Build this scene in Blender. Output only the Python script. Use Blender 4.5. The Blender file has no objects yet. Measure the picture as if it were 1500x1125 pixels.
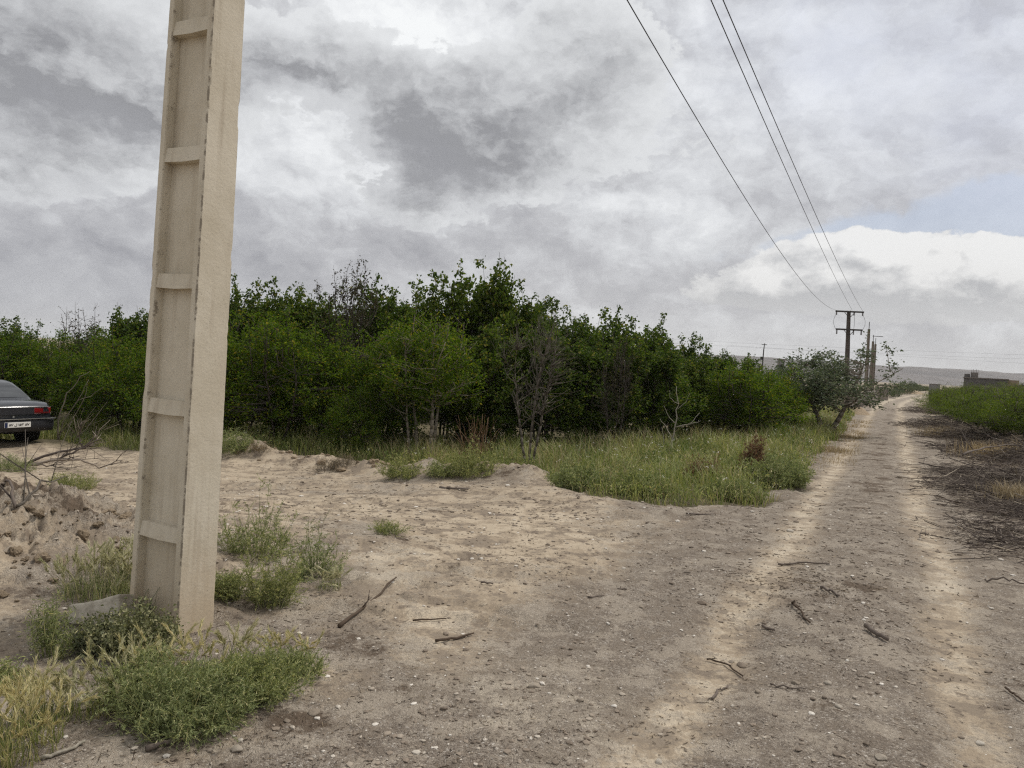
import bpy, bmesh, math, random
import numpy as np
from mathutils import Vector, Matrix

SC = bpy.context.scene
COL = SC.collection
RNG = np.random.default_rng(11)
random.seed(5)
HC = 1.75                                  # eye height of the photographer

# ---------------------------------------------------------------- camera
cam_d = bpy.data.cameras.new('camera')
cam = bpy.data.objects.new('camera', cam_d)
COL.objects.link(cam)
cam_d.sensor_width = 36.0
cam_d.lens = 1091.0 / 1500.0 * 36.0
cam_d.clip_start = 0.05
cam_d.clip_end = 30000.0
cam.matrix_world = (Matrix.Translation((0, 0, HC)) @ Matrix.Rotation(math.radians(90 - 1.7), 4, 'X')
                    @ Matrix.Rotation(math.radians(3.0), 4, 'Z'))
SC.camera = cam
vs = SC.view_settings
vs.view_transform = 'Standard'
vs.look = 'None'
vs.exposure = 0.33
vs.gamma = 1.0
SC.render.resolution_x, SC.render.resolution_y = 1024, 768
SC.cycles.use_denoising = False
SC.cycles.filter_width = 1.25
SC.cycles.use_adaptive_sampling = True
SC.cycles.adaptive_threshold = 0.01
SC.cycles.max_bounces = 8
SC.cycles.transparent_max_bounces = 8
SC.cycles.volume_bounces = 0


# ---------------------------------------------------------------- node helper
class S:
    """a socket that can be used in arithmetic"""
    nt = None

    def __init__(self, sock): self.s = sock

    @staticmethod
    def val(n, i, v):
        if isinstance(v, S): S.nt.links.new(v.s, n.inputs[i])
        else: n.inputs[i].default_value = v

    def _m(op, *a, clamp=False):
        n = S.nt.nodes.new('ShaderNodeMath'); n.operation = op; n.use_clamp = clamp
        for i, v in enumerate(a): S.val(n, i, v)
        return S(n.outputs[0])

    def __add__(a, b): return S._m('ADD', a, b)
    def __radd__(a, b): return S._m('ADD', b, a)
    def __sub__(a, b): return S._m('SUBTRACT', a, b)
    def __rsub__(a, b): return S._m('SUBTRACT', b, a)
    def __mul__(a, b): return S._m('MULTIPLY', a, b)
    def __rmul__(a, b): return S._m('MULTIPLY', b, a)
    def __truediv__(a, b): return S._m('DIVIDE', a, b)
    def __neg__(a): return S._m('MULTIPLY', a, -1.0)


def mth(op, *a, clamp=False): return S._m(op, *a, clamp=clamp)
def sat(a): return S._m('ADD', a, 0.0, clamp=True)


def node(kind, **kw):
    n = S.nt.nodes.new(kind)
    for k, v in kw.items(): setattr(n, k, v)
    return n


def sstep(a, b, x):
    n = node('ShaderNodeMapRange', interpolation_type='SMOOTHSTEP')
    S.val(n, 0, x); S.val(n, 1, a); S.val(n, 2, b); n.inputs[3].default_value = 0; n.inputs[4].default_value = 1
    return S(n.outputs[0])


def noise(vec, scale, detail=4, rough=0.55, dist=0.0, lac=2.0, out=0, typ='FBM'):
    n = node('ShaderNodeTexNoise', noise_dimensions='3D')
    n.noise_type = typ
    if vec is not None: S.nt.links.new(vec.s, n.inputs['Vector'])
    n.inputs['Scale'].default_value = scale
    n.inputs['Detail'].default_value = detail
    n.inputs['Roughness'].default_value = rough
    n.inputs['Lacunarity'].default_value = lac
    n.inputs['Distortion'].default_value = dist
    return S(n.outputs[out])


def voro(vec, scale, detail=0.0, rough=0.5, feature='F1', out='Distance', rand=1.0, smooth=None):
    n = node('ShaderNodeTexVoronoi', voronoi_dimensions='3D')
    n.feature = feature
    n.normalize = True
    if vec is not None: S.nt.links.new(vec.s, n.inputs['Vector'])
    n.inputs['Scale'].default_value = scale
    if 'Detail' in n.inputs: n.inputs['Detail'].default_value = detail; n.inputs['Roughness'].default_value = rough
    n.inputs['Randomness'].default_value = rand
    return S(n.outputs[out])


def comb(x, y, z):
    n = node('ShaderNodeCombineXYZ')
    for i, v in enumerate((x, y, z)): S.val(n, i, v)
    return S(n.outputs[0])


def sep(v):
    n = node('ShaderNodeSeparateXYZ'); S.nt.links.new(v.s, n.inputs[0])
    return [S(o) for o in n.outputs]


def vmath(op, a, b):
    n = node('ShaderNodeVectorMath', operation=op)
    for i, v in enumerate((a, b)):
        if isinstance(v, S): S.nt.links.new(v.s, n.inputs[i])
        elif isinstance(v, (int, float)): n.inputs[i].default_value = (v, v, v)
        else: n.inputs[i].default_value = v
    return S(n.outputs[0])


def vscale(a, k):
    n = node('ShaderNodeVectorMath', operation='SCALE')
    S.nt.links.new(a.s, n.inputs[0]); S.val(n, 'Scale', k)
    return S(n.outputs[0])


def mix(f, a, b, blend='MIX'):
    n = node('ShaderNodeMix', data_type='RGBA', blend_type=blend)
    n.clamp_factor = True
    S.val(n, 0, f)
    for i, v in ((6, a), (7, b)):
        if isinstance(v, S): S.nt.links.new(v.s, n.inputs[i])
        else: n.inputs[i].default_value = tuple(v) + (1,) if len(v) == 3 else v
    return S(n.outputs[2])


def ramp(f, stops):
    n = node('ShaderNodeValToRGB')
    S.val(n, 0, f)
    cr = n.color_ramp
    while len(cr.elements) < len(stops): cr.elements.new(0.5)
    for e, (p, c) in zip(cr.elements, stops): e.position = p; e.color = tuple(c) + (1,)
    return S(n.outputs[0])


def srgb(r, g, b):
    f = lambda c: c / 255 / 12.92 if c / 255 <= 0.04045 else ((c / 255 + 0.055) / 1.055) ** 2.4
    return (f(r), f(g), f(b))


# ---------------------------------------------------------------- sky
SUN_EL, SUN_AZ = math.radians(58), math.radians(62)     # azimuth from +Y towards +X


def build_world():
    w = bpy.data.worlds.new('World')
    SC.world = w
    w.use_nodes = True
    nt = w.node_tree
    nt.nodes.clear()
    S.nt = nt
    out = node('ShaderNodeOutputWorld')
    bg = node('ShaderNodeBackground')
    nt.links.new(bg.outputs[0], out.inputs[0])
    sky = node('ShaderNodeTexSky', sky_type='NISHITA')
    sky.sun_disc = False
    sky.sun_elevation = SUN_EL
    sky.sun_rotation = SUN_AZ
    sky.air_density = 1.6; sky.dust_density = 2.5; sky.ozone_density = 1.0
    tc = node('ShaderNodeTexCoord')
    d = S(tc.outputs['Generated'])
    x, y, z = sep(d)
    az = mth('ARCTAN2', x, y)
    el = mth('ARCSINE', z)
    Q = comb(az, el * 1.5, 0.37)
    # two scales of turbulence bend every cloud outline
    w1 = vmath('SUBTRACT', noise(Q, 5.0, 5, 0.6, out=1), 0.5)
    w2 = vmath('SUBTRACT', noise(Q, 19.0, 6, 0.68, out=1), 0.5)
    wv = vmath('ADD', vscale(w1, 0.13), vscale(w2, 0.06))
    wx, wy, _ = sep(wv)
    azw, elw = az + wx, el + wy
    azs, els = az + wx * 0.45, el + wy * 0.45

    def blobs(lst, a=azw, e=elw):
        tot = None
        for (ca, ce, ra, re, rot, wt) in lst:
            c, s = math.cos(rot), math.sin(rot)
            da, de = a - ca, e - ce
            u = (da * c + de * s) * (1 / ra)
            v = (de * c - da * s) * (1 / re)
            g = mth('EXPONENT', -(u * u + v * v)) * wt
            tot = g if tot is None else tot + g
        return tot

    base = vscale(S(sky.outputs[0]), 0.085)
    # light overcast sheet with broad bright and grey zones
    n_big = noise(Q, 2.6, 6, 0.55)
    n_mid = noise(vmath('ADD', Q, vscale(wv, 0.8)), 9.0, 8, 0.6)
    n_fin = noise(vmath('ADD', Q, vscale(wv, 0.5)), 34.0, 6, 0.62)
    grey = blobs(GREY, azs, els)
    # lumpy relief of the cloud sheet, lit from the upper right
    def relief(v):
        return 0.5 - voro(v, 8.0, 5.0, 0.62) * 0.8 - (0.5 - noise(v, 13.0, 8, 0.6)) * 0.9
    rv = vmath('ADD', Q, vscale(wv, 0.75))
    rel = relief(rv) - relief(vmath('ADD', rv, comb(0.022, 0.040, 0.0)))
    puff = 0.5 - voro(vmath('ADD', Q, vscale(wv, 0.9)), 7.0, 5.0, 0.62)
    lum = (n_big - 0.5) * 0.9 + (n_mid - 0.5) * 1.0 + (n_fin - 0.5) * 0.5 + puff * 0.6 + rel * 1.2 - grey + 0.44
    sheet = ramp(sat(lum * 0.62 + 0.20), [(0.0, srgb(140, 141, 147)), (0.35, srgb(172, 173, 177)), (0.60, srgb(200, 202, 205)), (0.85, srgb(222, 224, 226)), (1.0, srgb(230, 232, 233))])
    gap = blobs(GAPS, azs, els) * 0.80 + (n_mid - 0.5) * 2.6 - puff * 0.9
    cover = 1.0 - sstep(0.30, 1.0, gap) * 0.75
    bluegap = mix(0.75, base, srgb(172, 184, 208))
    col = mix(cover, bluegap, sheet)
    # thin lavender veil in the upper right
    veil = blobs(VEIL, azs, els) * (0.55 + (n_mid - 0.5) * 1.2)
    col = mix(sat(veil), col, srgb(197, 202, 216))
    # darker cloud bodies: bright thin rims, grey thick hearts
    def dens(a, e, vec):
        bil = voro(vec, 19.0, 5.0, 0.6)
        f = noise(vec, 10.0, 10, 0.66)
        b = blobs(DARK, a, e)
        return b + ((f - 0.5) * 1.3 + (0.40 - bil) * 1.05) * sstep(0.04, 0.4, b) + 0.0
    wq = vmath('ADD', Q, vscale(wv, 0.6))
    d0 = dens(azw, elw, wq)
    off = comb(0.018, 0.034, 0.0)
    d1 = dens(azw + 0.018, elw + 0.024, vmath('ADD', wq, off))
    lit = sat((d0 - d1) * 1.0 + rel * 0.5 + 0.45)
    body = mix(sstep(0.25, 1.15, d0 + rel * 0.7 + (n_mid - 0.5) * 0.6), srgb(208, 210, 212), srgb(131, 132, 136))
    body = mix((lit - 0.45) * 0.9, body, srgb(222, 224, 226))
    body = mix((0.42 - lit) * 0.7, body, srgb(140, 141, 147))
    col = mix(sstep(0.23, 0.34, d0) * 0.92, col, body)
    # low heap cloud over the plain
    def heap(a, e, vec):
        bil = voro(vec, 17.0, 4.0, 0.6)
        f = noise(vec, 14.0, 9, 0.62)
        b = blobs(HEAP, a, e)
        return b + ((0.40 - bil) * 1.25 + (f - 0.5) * 1.1) * sstep(0.05, 0.40, b)
    hw = vmath('ADD', Q, vscale(wv, 0.25))
    azh, elh = az + wx * 0.5, el + wy * 0.5
    h0 = heap(azh, elh, hw)
    h1 = heap(azh + 0.010, elh + 0.014, vmath('ADD', hw, comb(0.010, 0.021, 0.0)))
    hl = sat((h0 - h1) * 1.6 + rel * 0.9 + (n_fin - 0.5) * 0.6 + 0.42)
    hc = mix(hl, srgb(158, 160, 164), srgb(226, 226, 225))
    hc = mix(sstep(0.155, 0.05, el + wy * 0.5) * 0.62, hc, srgb(198, 198, 197))
    col = mix(sstep(0.26, 0.37, h0) * sstep(0.02, 0.11, el + wy * 0.6) * 0.95, col, hc)
    # air near the horizon
    hz_ = mix(sstep(-0.5, 0.15, az), srgb(180, 182, 187), srgb(207, 206, 205))
    col = mix(mth('EXPONENT', mth('MAXIMUM', el, 0.0) * -15.0) * 0.8, col, hz_)
    nt.links.new(col.s, bg.inputs[0])
    bg.inputs[1].default_value = 0.95
    w.cycles.sampling_method = 'MANUAL'
    w.cycles.sample_map_resolution = 512


DARK = [ (-0.575,0.318,0.211,0.087,-0.14,0.80), (-0.647,0.260,0.147,0.092,-0.05,0.60), (-0.500,0.286,0.101,0.046,-0.05,0.55), (-0.282,0.353,0.105,0.038,0.12,0.85), (-0.344,0.359,0.055,0.046,-0.05,0.40), (-0.116,0.280,0.096,0.078,-0.05,0.95), (-0.008,0.295,0.119,0.073,0.09,0.80), (-0.075,0.352,0.064,0.050,-0.05,0.45), (0.113,0.379,0.101,0.046,0.12,0.45), (0.069,0.431,0.064,0.041,-0.05,0.45), (-0.166,0.300,0.041,0.055,-0.05,0.40), (0.207,0.287,0.110,0.046,-0.05,0.25) ]
GREY = [ (-0.506,0.047,0.385,0.101,-0.05,0.42), (-0.569,0.125,0.183,0.064,-0.05,0.15), (-0.126,0.111,0.302,0.055,-0.05,0.30), (0.096,0.211,0.147,0.046,-0.05,0.20), (0.218,0.100,0.302,0.041,-0.05,0.16), (0.424,0.072,0.229,0.037,-0.05,0.13), (0.202,0.359,0.147,0.073,-0.05,0.10), (-0.159,0.406,0.110,0.073,-0.05,-0.42), (-0.306,0.240,0.110,0.092,-0.05,-0.30), (-0.532,0.228,0.119,0.037,-0.05,-0.35), (0.105,0.211,0.055,0.023,-0.05,-0.30), (0.393,0.326,0.202,0.073,-0.05,-0.15), (0.177,0.212,0.082,0.023,-0.05,-0.30), (-0.190,0.334,0.082,0.110,-0.05,-0.30) ]
GAPS = [ (0.341,0.156,0.101,0.026,0.12,0.90), (0.455,0.189,0.101,0.027,0.09,0.90), (0.539,0.181,0.119,0.032,0.04,1.00), (0.582,0.212,0.082,0.027,-0.05,0.95), (0.628,0.169,0.137,0.055,-0.05,0.90) ]
VEIL = [ (0.526,0.375,0.238,0.137,-0.05,0.80), (0.325,0.405,0.137,0.082,-0.05,0.35), (0.535,0.241,0.110,0.073,-0.05,0.40) ]
HEAP = [ (0.451,0.133,0.115,0.038,-0.05,0.75), (0.367,0.121,0.110,0.027,-0.05,0.60), (0.529,0.124,0.082,0.032,-0.05,0.70), (0.570,0.131,0.027,0.024,-0.05,0.70), (0.427,0.160,0.055,0.018,-0.05,0.40), (0.311,0.107,0.082,0.023,-0.05,0.35), (0.482,0.097,0.229,0.027,-0.05,0.35) ]

# ---------------------------------------------------------------- mesh helpers
def tag(o, label=None, cat=None, group=None, kind=None):
    if label: o['label'] = label
    if cat: o['category'] = cat
    if group: o['group'] = group
    if kind: o['kind'] = kind
    return o


def empty(name, loc=(0, 0, 0), rz=0.0, sc=1.0):
    o = bpy.data.objects.new(name, None)
    COL.objects.link(o)
    o.location = loc
    o.rotation_euler = (0, 0, rz)
    o.scale = (sc, sc, sc) if isinstance(sc, (int, float)) else sc
    o.empty_display_size = 0.1
    return o


def copy_tree(o, parent=None):
    c = o.copy()
    COL.objects.link(c)
    if parent is not None: c.parent = parent
    for ch in list(o.children): copy_tree(ch, c)
    return c


def np_mesh(name, verts, faces, smooth=False, attrs=None):
    """verts (n,3); faces: list of integer arrays (m,k) with constant k each"""
    me = bpy.data.meshes.new(name)
    verts = np.ascontiguousarray(verts, dtype=np.float32)
    faces = [np.asarray(f, dtype=np.int32) for f in faces if len(f)]
    nl = sum(f.size for f in faces)
    nf = sum(len(f) for f in faces)
    me.vertices.add(len(verts)); me.vertices.foreach_set('co', verts.ravel())
    me.loops.add(nl); me.loops.foreach_set('vertex_index', np.concatenate([f.ravel() for f in faces]))
    tot = np.concatenate([np.full(len(f), f.shape[1], np.int32) for f in faces])
    st = np.concatenate([[0], np.cumsum(tot)[:-1]]).astype(np.int32)
    me.polygons.add(nf)
    me.polygons.foreach_set('loop_start', st)
    me.polygons.foreach_set('loop_total', tot)
    me.polygons.foreach_set('use_smooth', np.full(nf, bool(smooth)))
    me.update(calc_edges=True)
    for k, a in (attrs or {}).items():
        at = me.attributes.new(k, 'FLOAT', 'POINT')
        at.data.foreach_set('value', np.ascontiguousarray(a, dtype=np.float32))
    return me


def obj(name, me, mat=None, parent=None, loc=None, rz=0.0):
    o = bpy.data.objects.new(name, me)
    COL.objects.link(o)
    if mat is not None and not me.materials: me.materials.append(mat)
    if parent is not None: o.parent = parent
    if loc is not None: o.location = loc
    if rz: o.rotation_euler = (0, 0, rz)
    return o


class MB:
    """collects boxes, prisms and tubes into one mesh"""
    def __init__(s): s.v = []; s.f = {}; s.n = 0

    def add(s, verts, faces):
        for f in faces: s.f.setdefault(len(f), []).append([i + s.n for i in f])
        s.v += [tuple(p) for p in verts]; s.n += len(verts)

    def box(s, c, size, rz=0.0, taper=1.0):
        hx, hy, hz = size[0] / 2, size[1] / 2, size[2] / 2
        co, si = math.cos(rz), math.sin(rz)
        vs_ = []
        for z, k in ((-hz, 1.0), (hz, taper)):
            for x, y in ((-hx, -hy), (hx, -hy), (hx, hy), (-hx, hy)):
                x, y = x * k, y * k
                vs_.append((c[0] + x * co - y * si, c[1] + x * si + y * co, c[2] + z))
        s.add(vs_, [(3, 2, 1, 0), (4, 5, 6, 7), (0, 1, 5, 4), (1, 2, 6, 5), (2, 3, 7, 6), (3, 0, 4, 7)])

    def tube(s, pts, rad, k=8, cap=True):
        pts = [Vector(p) for p in pts]
        if isinstance(rad, (int, float)): rad = [rad] * len(pts)
        base = []
        u = None
        for i, p in enumerate(pts):
            t = (pts[min(i + 1, len(pts) - 1)] - pts[max(i - 1, 0)]).normalized()
            if u is None:
                u = t.orthogonal().normalized()
            else:
                u = (u - t * u.dot(t)).normalized()
            w = t.cross(u)
            for j in range(k):
                a = 2 * math.pi * j / k
                base.append(p + (u * math.cos(a) + w * math.sin(a)) * rad[i])
        fs = []
        for i in range(len(pts) - 1):
            for j in range(k):
                a, b = i * k + j, i * k + (j + 1) % k
                fs.append((a, b, b + k, a + k))
        if cap:
            fs.append(tuple(range(k - 1, -1, -1)))
            fs.append(tuple(range((len(pts) - 1) * k, len(pts) * k)))
        s.add(base, fs)

    def mesh(s, name, smooth=False):
        return np_mesh(name, np.array(s.v), [np.array(f) for f in s.f.values()], smooth)

    def build(s, name, mat, parent=None, smooth=False, bevel=0.0):
        o = obj(name, s.mesh(name, smooth), mat, parent)
        if bevel:
            m = o.modifiers.new('bevel', 'BEVEL'); m.width = bevel; m.segments = 2; m.limit_method = 'ANGLE'
        return o


# ---------------------------------------------------------------- numpy noise
def _h(ix, iy, seed):
    n = (ix.astype(np.int64) * 374761393 + iy.astype(np.int64) * 668265263 + seed * 974634777) & 0xFFFFFFFF
    n = ((n ^ (n >> 13)) * 1274126177) & 0xFFFFFFFF
    n = n ^ (n >> 16)
    return (n & 0xFFFFFF) / float(0xFFFFFF)


def vnoise(x, y, seed=0):
    x = np.asarray(x, float); y = np.asarray(y, float)
    ix, iy = np.floor(x), np.floor(y)
    fx, fy = x - ix, y - iy
    fx = fx * fx * fx * (fx * (fx * 6 - 15) + 10); fy = fy * fy * fy * (fy * (fy * 6 - 15) + 10)
    a, b = _h(ix, iy, seed), _h(ix + 1, iy, seed)
    c, d = _h(ix, iy + 1, seed), _h(ix + 1, iy + 1, seed)
    return (a * (1 - fx) + b * fx) * (1 - fy) + (c * (1 - fx) + d * fx) * fy - 0.5


def fbm(x, y, sc, oct=4, gain=0.5, seed=0):
    t, a, n = 0.0, 1.0, 0.0
    ca, sa = math.cos(0.6), math.sin(0.6)
    for o in range(oct):
        t = t + a * vnoise(x * sc, y * sc, seed + o); n += a
        x, y = x * ca - y * sa + 3.1, x * sa + y * ca - 1.7
        sc *= 2.03; a *= gain
    return t / n * 1.6                      # about -0.8 .. 0.8


def ss(a, b, x):
    t = np.clip((x - a) / (b - a), 0, 1)
    return t * t * (3 - 2 * t)


def inpoly(px, py, poly):
    ins = np.zeros(np.shape(px), bool)
    n = len(poly)
    for i in range(n):
        x0, y0 = poly[i]; x1, y1 = poly[(i + 1) % n]
        if y0 == y1: continue
        c = ((y0 > py) != (y1 > py)) & (px < (x1 - x0) * (py - y0) / (y1 - y0) + x0)
        ins ^= c
    return ins


def polydist(px, py, poly):
    """signed distance, positive inside"""
    best = np.full(np.shape(px), 1e9)
    n = len(poly)
    for i in range(n):
        a = np.array(poly[i]); b = np.array(poly[(i + 1) % n])
        e = b - a
        t = np.clip(((px - a[0]) * e[0] + (py - a[1]) * e[1]) / (e @ e), 0, 1)
        best = np.minimum(best, np.hypot(px - a[0] - t * e[0], py - a[1] - t * e[1]))
    return np.where(inpoly(px, py, poly), best, -best)


# ---------------------------------------------------------------- the lie of the land
def road_x(y):
    return -0.2 + 0.507 * y + 0.00032 * np.maximum(0, np.minimum(y, 160) - 25) ** 2 + 0.004 * np.maximum(0, np.minimum(y, 220) - 55) ** 1.8


def road_d(x, y): return (x - road_x(y)) * 0.892        # + is right of the track


GRASS = [(-7.5, 15.9), (-4.2, 15.6), (-2.2, 14.0), (-0.9, 13.3), (0.45, 12.75), (0.85, 11.0), (1.1, 9.85), (2.3, 9.75), (3.5, 10.05), (4.5, 11.6),
         (5.3, 13.2), (7.2, 17.0), (8.9, 20.3), (11.1, 24.6), (14.2, 31.0), (18.6, 40.0), (15.5, 41.0), (9.0, 30.0),
         (5.5, 22.5), (2.0, 19.5), (-3.0, 19.0), (-7.5, 19.5)]
GRASS2 = [(-15, 17.8), (-9.4, 17.0), (-7.5, 15.9), (-5.5, 17.0), (-5.5, 21), (-15, 22)]
BERM = [(-6.6, 15.6), (-4.6, 14.6), (-3.2, 14.1), (-2.0, 13.4), (-1.0, 12.9), (0.4, 12.4)]
LUMPS = [(-1.45, 12.9, 0.20, 0.5), (0.25, 12.3, 0.06, 0.5), (-3.3, 14.3, 0.12, 0.7), (-5.3, 15.1, 0.12, 0.6), (-0.55, 12.75, 0.10, 0.3),
         (1.0, 9.75, 0.05, 0.5), (3.35, 6.5, 0.045, 0.7), (2.3, 6.2, 0.03, 0.4)]


def land(x, y, fine=True):
    x = np.asarray(x, float); y = np.asarray(y, float)
    d = road_d(x, y)
    z = -0.45 * ss(1.5, 9.0, -d) * ss(5.5, 13.0, y)
    gd = np.maximum(polydist(x, y, GRASS), polydist(x, y, GRASS2))
    wob = fbm(x, y, 1.5, 5, 0.65, seed=40) * 0.75
    g = ss(-0.12, 0.30, gd + wob)
    near = ss(-0.2, 2.0, gd)
    z = z - 0.06 * g * ss(26, 12, y)
    # dirt ridge in front of the orchard
    bd = np.full(np.shape(x), 1e9)
    for a, b in zip(BERM[:-1], BERM[1:]):
        a = np.array(a); b = np.array(b); e = b - a
        t = np.clip(((x - a[0]) * e[0] + (y - a[1]) * e[1]) / (e @ e), 0, 1)
        bd = np.minimum(bd, np.hypot(x - a[0] - t * e[0], y - a[1] - t * e[1]))
    z = z + np.exp(-(bd / 0.42) ** 2) * (0.12 + 0.16 * fbm(x, y, 1.1, 3, seed=21) + 0.10 * np.abs(fbm(x, y, 4.5, 4, 0.6, seed=24)))
    for lx, ly, h, r in LUMPS: z = z + h * np.exp(-((x - lx) ** 2 + (y - ly) ** 2) / r ** 2)
    z = z - 0.27 * ss(-5.5, -8.5, x) * ss(11.0, 14.5, y)
    # dug-up heap at the left
    m = np.exp(-((x + 4.4) / 1.5) ** 2 - ((y - 5.9) / 1.3) ** 2)
    z = z + m * 0.50
    z = z + 0.6 * ss(60, 130, y) * ss(400, 200, y)
    m = ss(0.12, 0.55, m)
    # shoulder on the right under the cuttings
    z = z + 0.38 * ss(2.4, 4.0, d) * ss(7, 12, y) * ss(120, 40, y)
    trk = np.exp(-((np.abs(d) - 0.68) / 0.30) ** 2)
    z = z - 0.022 * trk + 0.012 * np.exp(-(d / 0.35) ** 2)
    if fine:
        damp = 1 - 0.55 * trk
        z = z + fbm(x, y, 0.35, 3, seed=1) * 0.07
        z = z + fbm(x, y, 1.7, 4, seed=5) * 0.024 * damp
        t = fbm(x * 0.6, y * 1.25, 0.9, 4, seed=9)
        off = ss(-0.6, -2.2, d)                        # washed edges left of the track
        z = z + (ss(0.02, 0.07, t) * 0.035 + ss(0.24, 0.28, t) * 0.03) * off * ss(3.4, 5.0, y)
        z = z + fbm(x, y, 8.0, 4, 0.55, seed=13) * 0.010 * damp
        z = z + np.abs(fbm(x, y, 26.0, 3, 0.6, seed=17)) * 0.011 * damp
        z = z + m * (np.abs(fbm(x, y, 3.2, 4, 0.6, seed=31)) * 0.24 + np.abs(fbm(x, y, 11.0, 4, 0.65, seed=33)) * 0.13 - 0.05)
    return z


def gz(x, y): return float(land(np.array([x]), np.array([y]))[0])


# design helper: where a line of sight of the survey sketch meets a plane (gives plain world coordinates)
_RC = np.array(cam.matrix_world.to_3x3())


def sight(px, py): return _RC @ np.array([(px - 750.0) / 1091.0, -(py - 562.5) / 1091.0, -1.0])


def on_ground(px, py):
    d = sight(px, py)
    z = 0.0
    for _ in range(12):
        t = (z - HC) / d[2]
        z = 0.5 * z + 0.5 * float(land(np.array([d[0] * t]), np.array([d[1] * t]), False)[0])
    t = (z - HC) / d[2]
    return d[0] * t, d[1] * t


def at_y(px, py, Y):
    d = sight(px, py); t = Y / d[1]
    return d[0] * t, HC + d[2] * t


# ---------------------------------------------------------------- materials
def material(name, fn):
    m = bpy.data.materials.new(name)
    m.use_nodes = True
    nt = m.node_tree
    nt.nodes.clear()
    S.nt = nt
    out = node('ShaderNodeOutputMaterial')
    sh = fn()
    nt.links.new(sh.s, out.inputs['Surface'])
    return m


def pbsdf(color, rough=0.8, metal=0.0, bump=None, spec=0.3, bstr=0.3, bdist=0.01, coat=0.0):
    n = node('ShaderNodeBsdfPrincipled')
    S.val(n, 'Base Color', color if isinstance(color, S) else tuple(color) + (1,))
    S.val(n, 'Roughness', rough)
    S.val(n, 'Metallic', metal)
    n.inputs['Specular IOR Level'].default_value = spec
    n.inputs['Coat Weight'].default_value = coat
    if bump is not None:
        b = node('ShaderNodeBump')
        b.inputs['Strength'].default_value = bstr
        b.inputs['Distance'].default_value = bdist
        S.nt.links.new(bump.s, b.inputs['Height'])
        S.nt.links.new(b.outputs[0], n.inputs['Normal'])
    return S(n.outputs[0])


def attr(name):
    n = node('ShaderNodeAttribute', attribute_name=name)
    return S(n.outputs['Fac'])


def objco(): return S(node('ShaderNodeTexCoord').outputs['Object'])


def wpos(): return S(node('ShaderNodeNewGeometry').outputs['Position'])


def island(): return S(node('ShaderNodeNewGeometry').outputs['Random Per Island'])


def objrand(): return S(node('ShaderNodeObjectInfo').outputs['Random'])


def mixsh(f, a, b):
    n = node('ShaderNodeMixShader')
    S.val(n, 0, f); S.nt.links.new(a.s, n.inputs[1]); S.nt.links.new(b.s, n.inputs[2])
    return S(n.outputs[0])


def leaf_mat(name, stops, trans=0.38, tcol=(1.25, 1.35, 0.7), rough=0.5):
    def fn():
        r = island()
        c = ramp(r, stops)
        k = objrand()
        c = mix(sstep(0.0, 1.0, k) * 0.5, c, vscale_c(c, (1.25, 1.12, 0.8)))
        a = pbsdf(c, 0.62, spec=0.16)
        t = node('ShaderNodeBsdfTranslucent')
        S.nt.links.new(mix(1.0, c, tcol, 'MULTIPLY').s, t.inputs[0])
        return mixsh(trans, a, S(t.outputs[0]))
    return material(name, fn)


def vscale_c(c, k): return mix(1.0, c, k, 'MULTIPLY')


def bark_mat(name, a, b, rough=0.85):
    def fn():
        p = objco()
        n = noise(comb(*[sep(p)[0] * 1.0, sep(p)[1] * 1.0, sep(p)[2] * 0.35]), 60, 5, 0.6)
        c = mix(sstep(0.3, 0.7, n), a, b)
        return pbsdf(c, rough, bump=n, bstr=0.6, bdist=0.004, spec=0.2)
    return material(name, fn)


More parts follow.
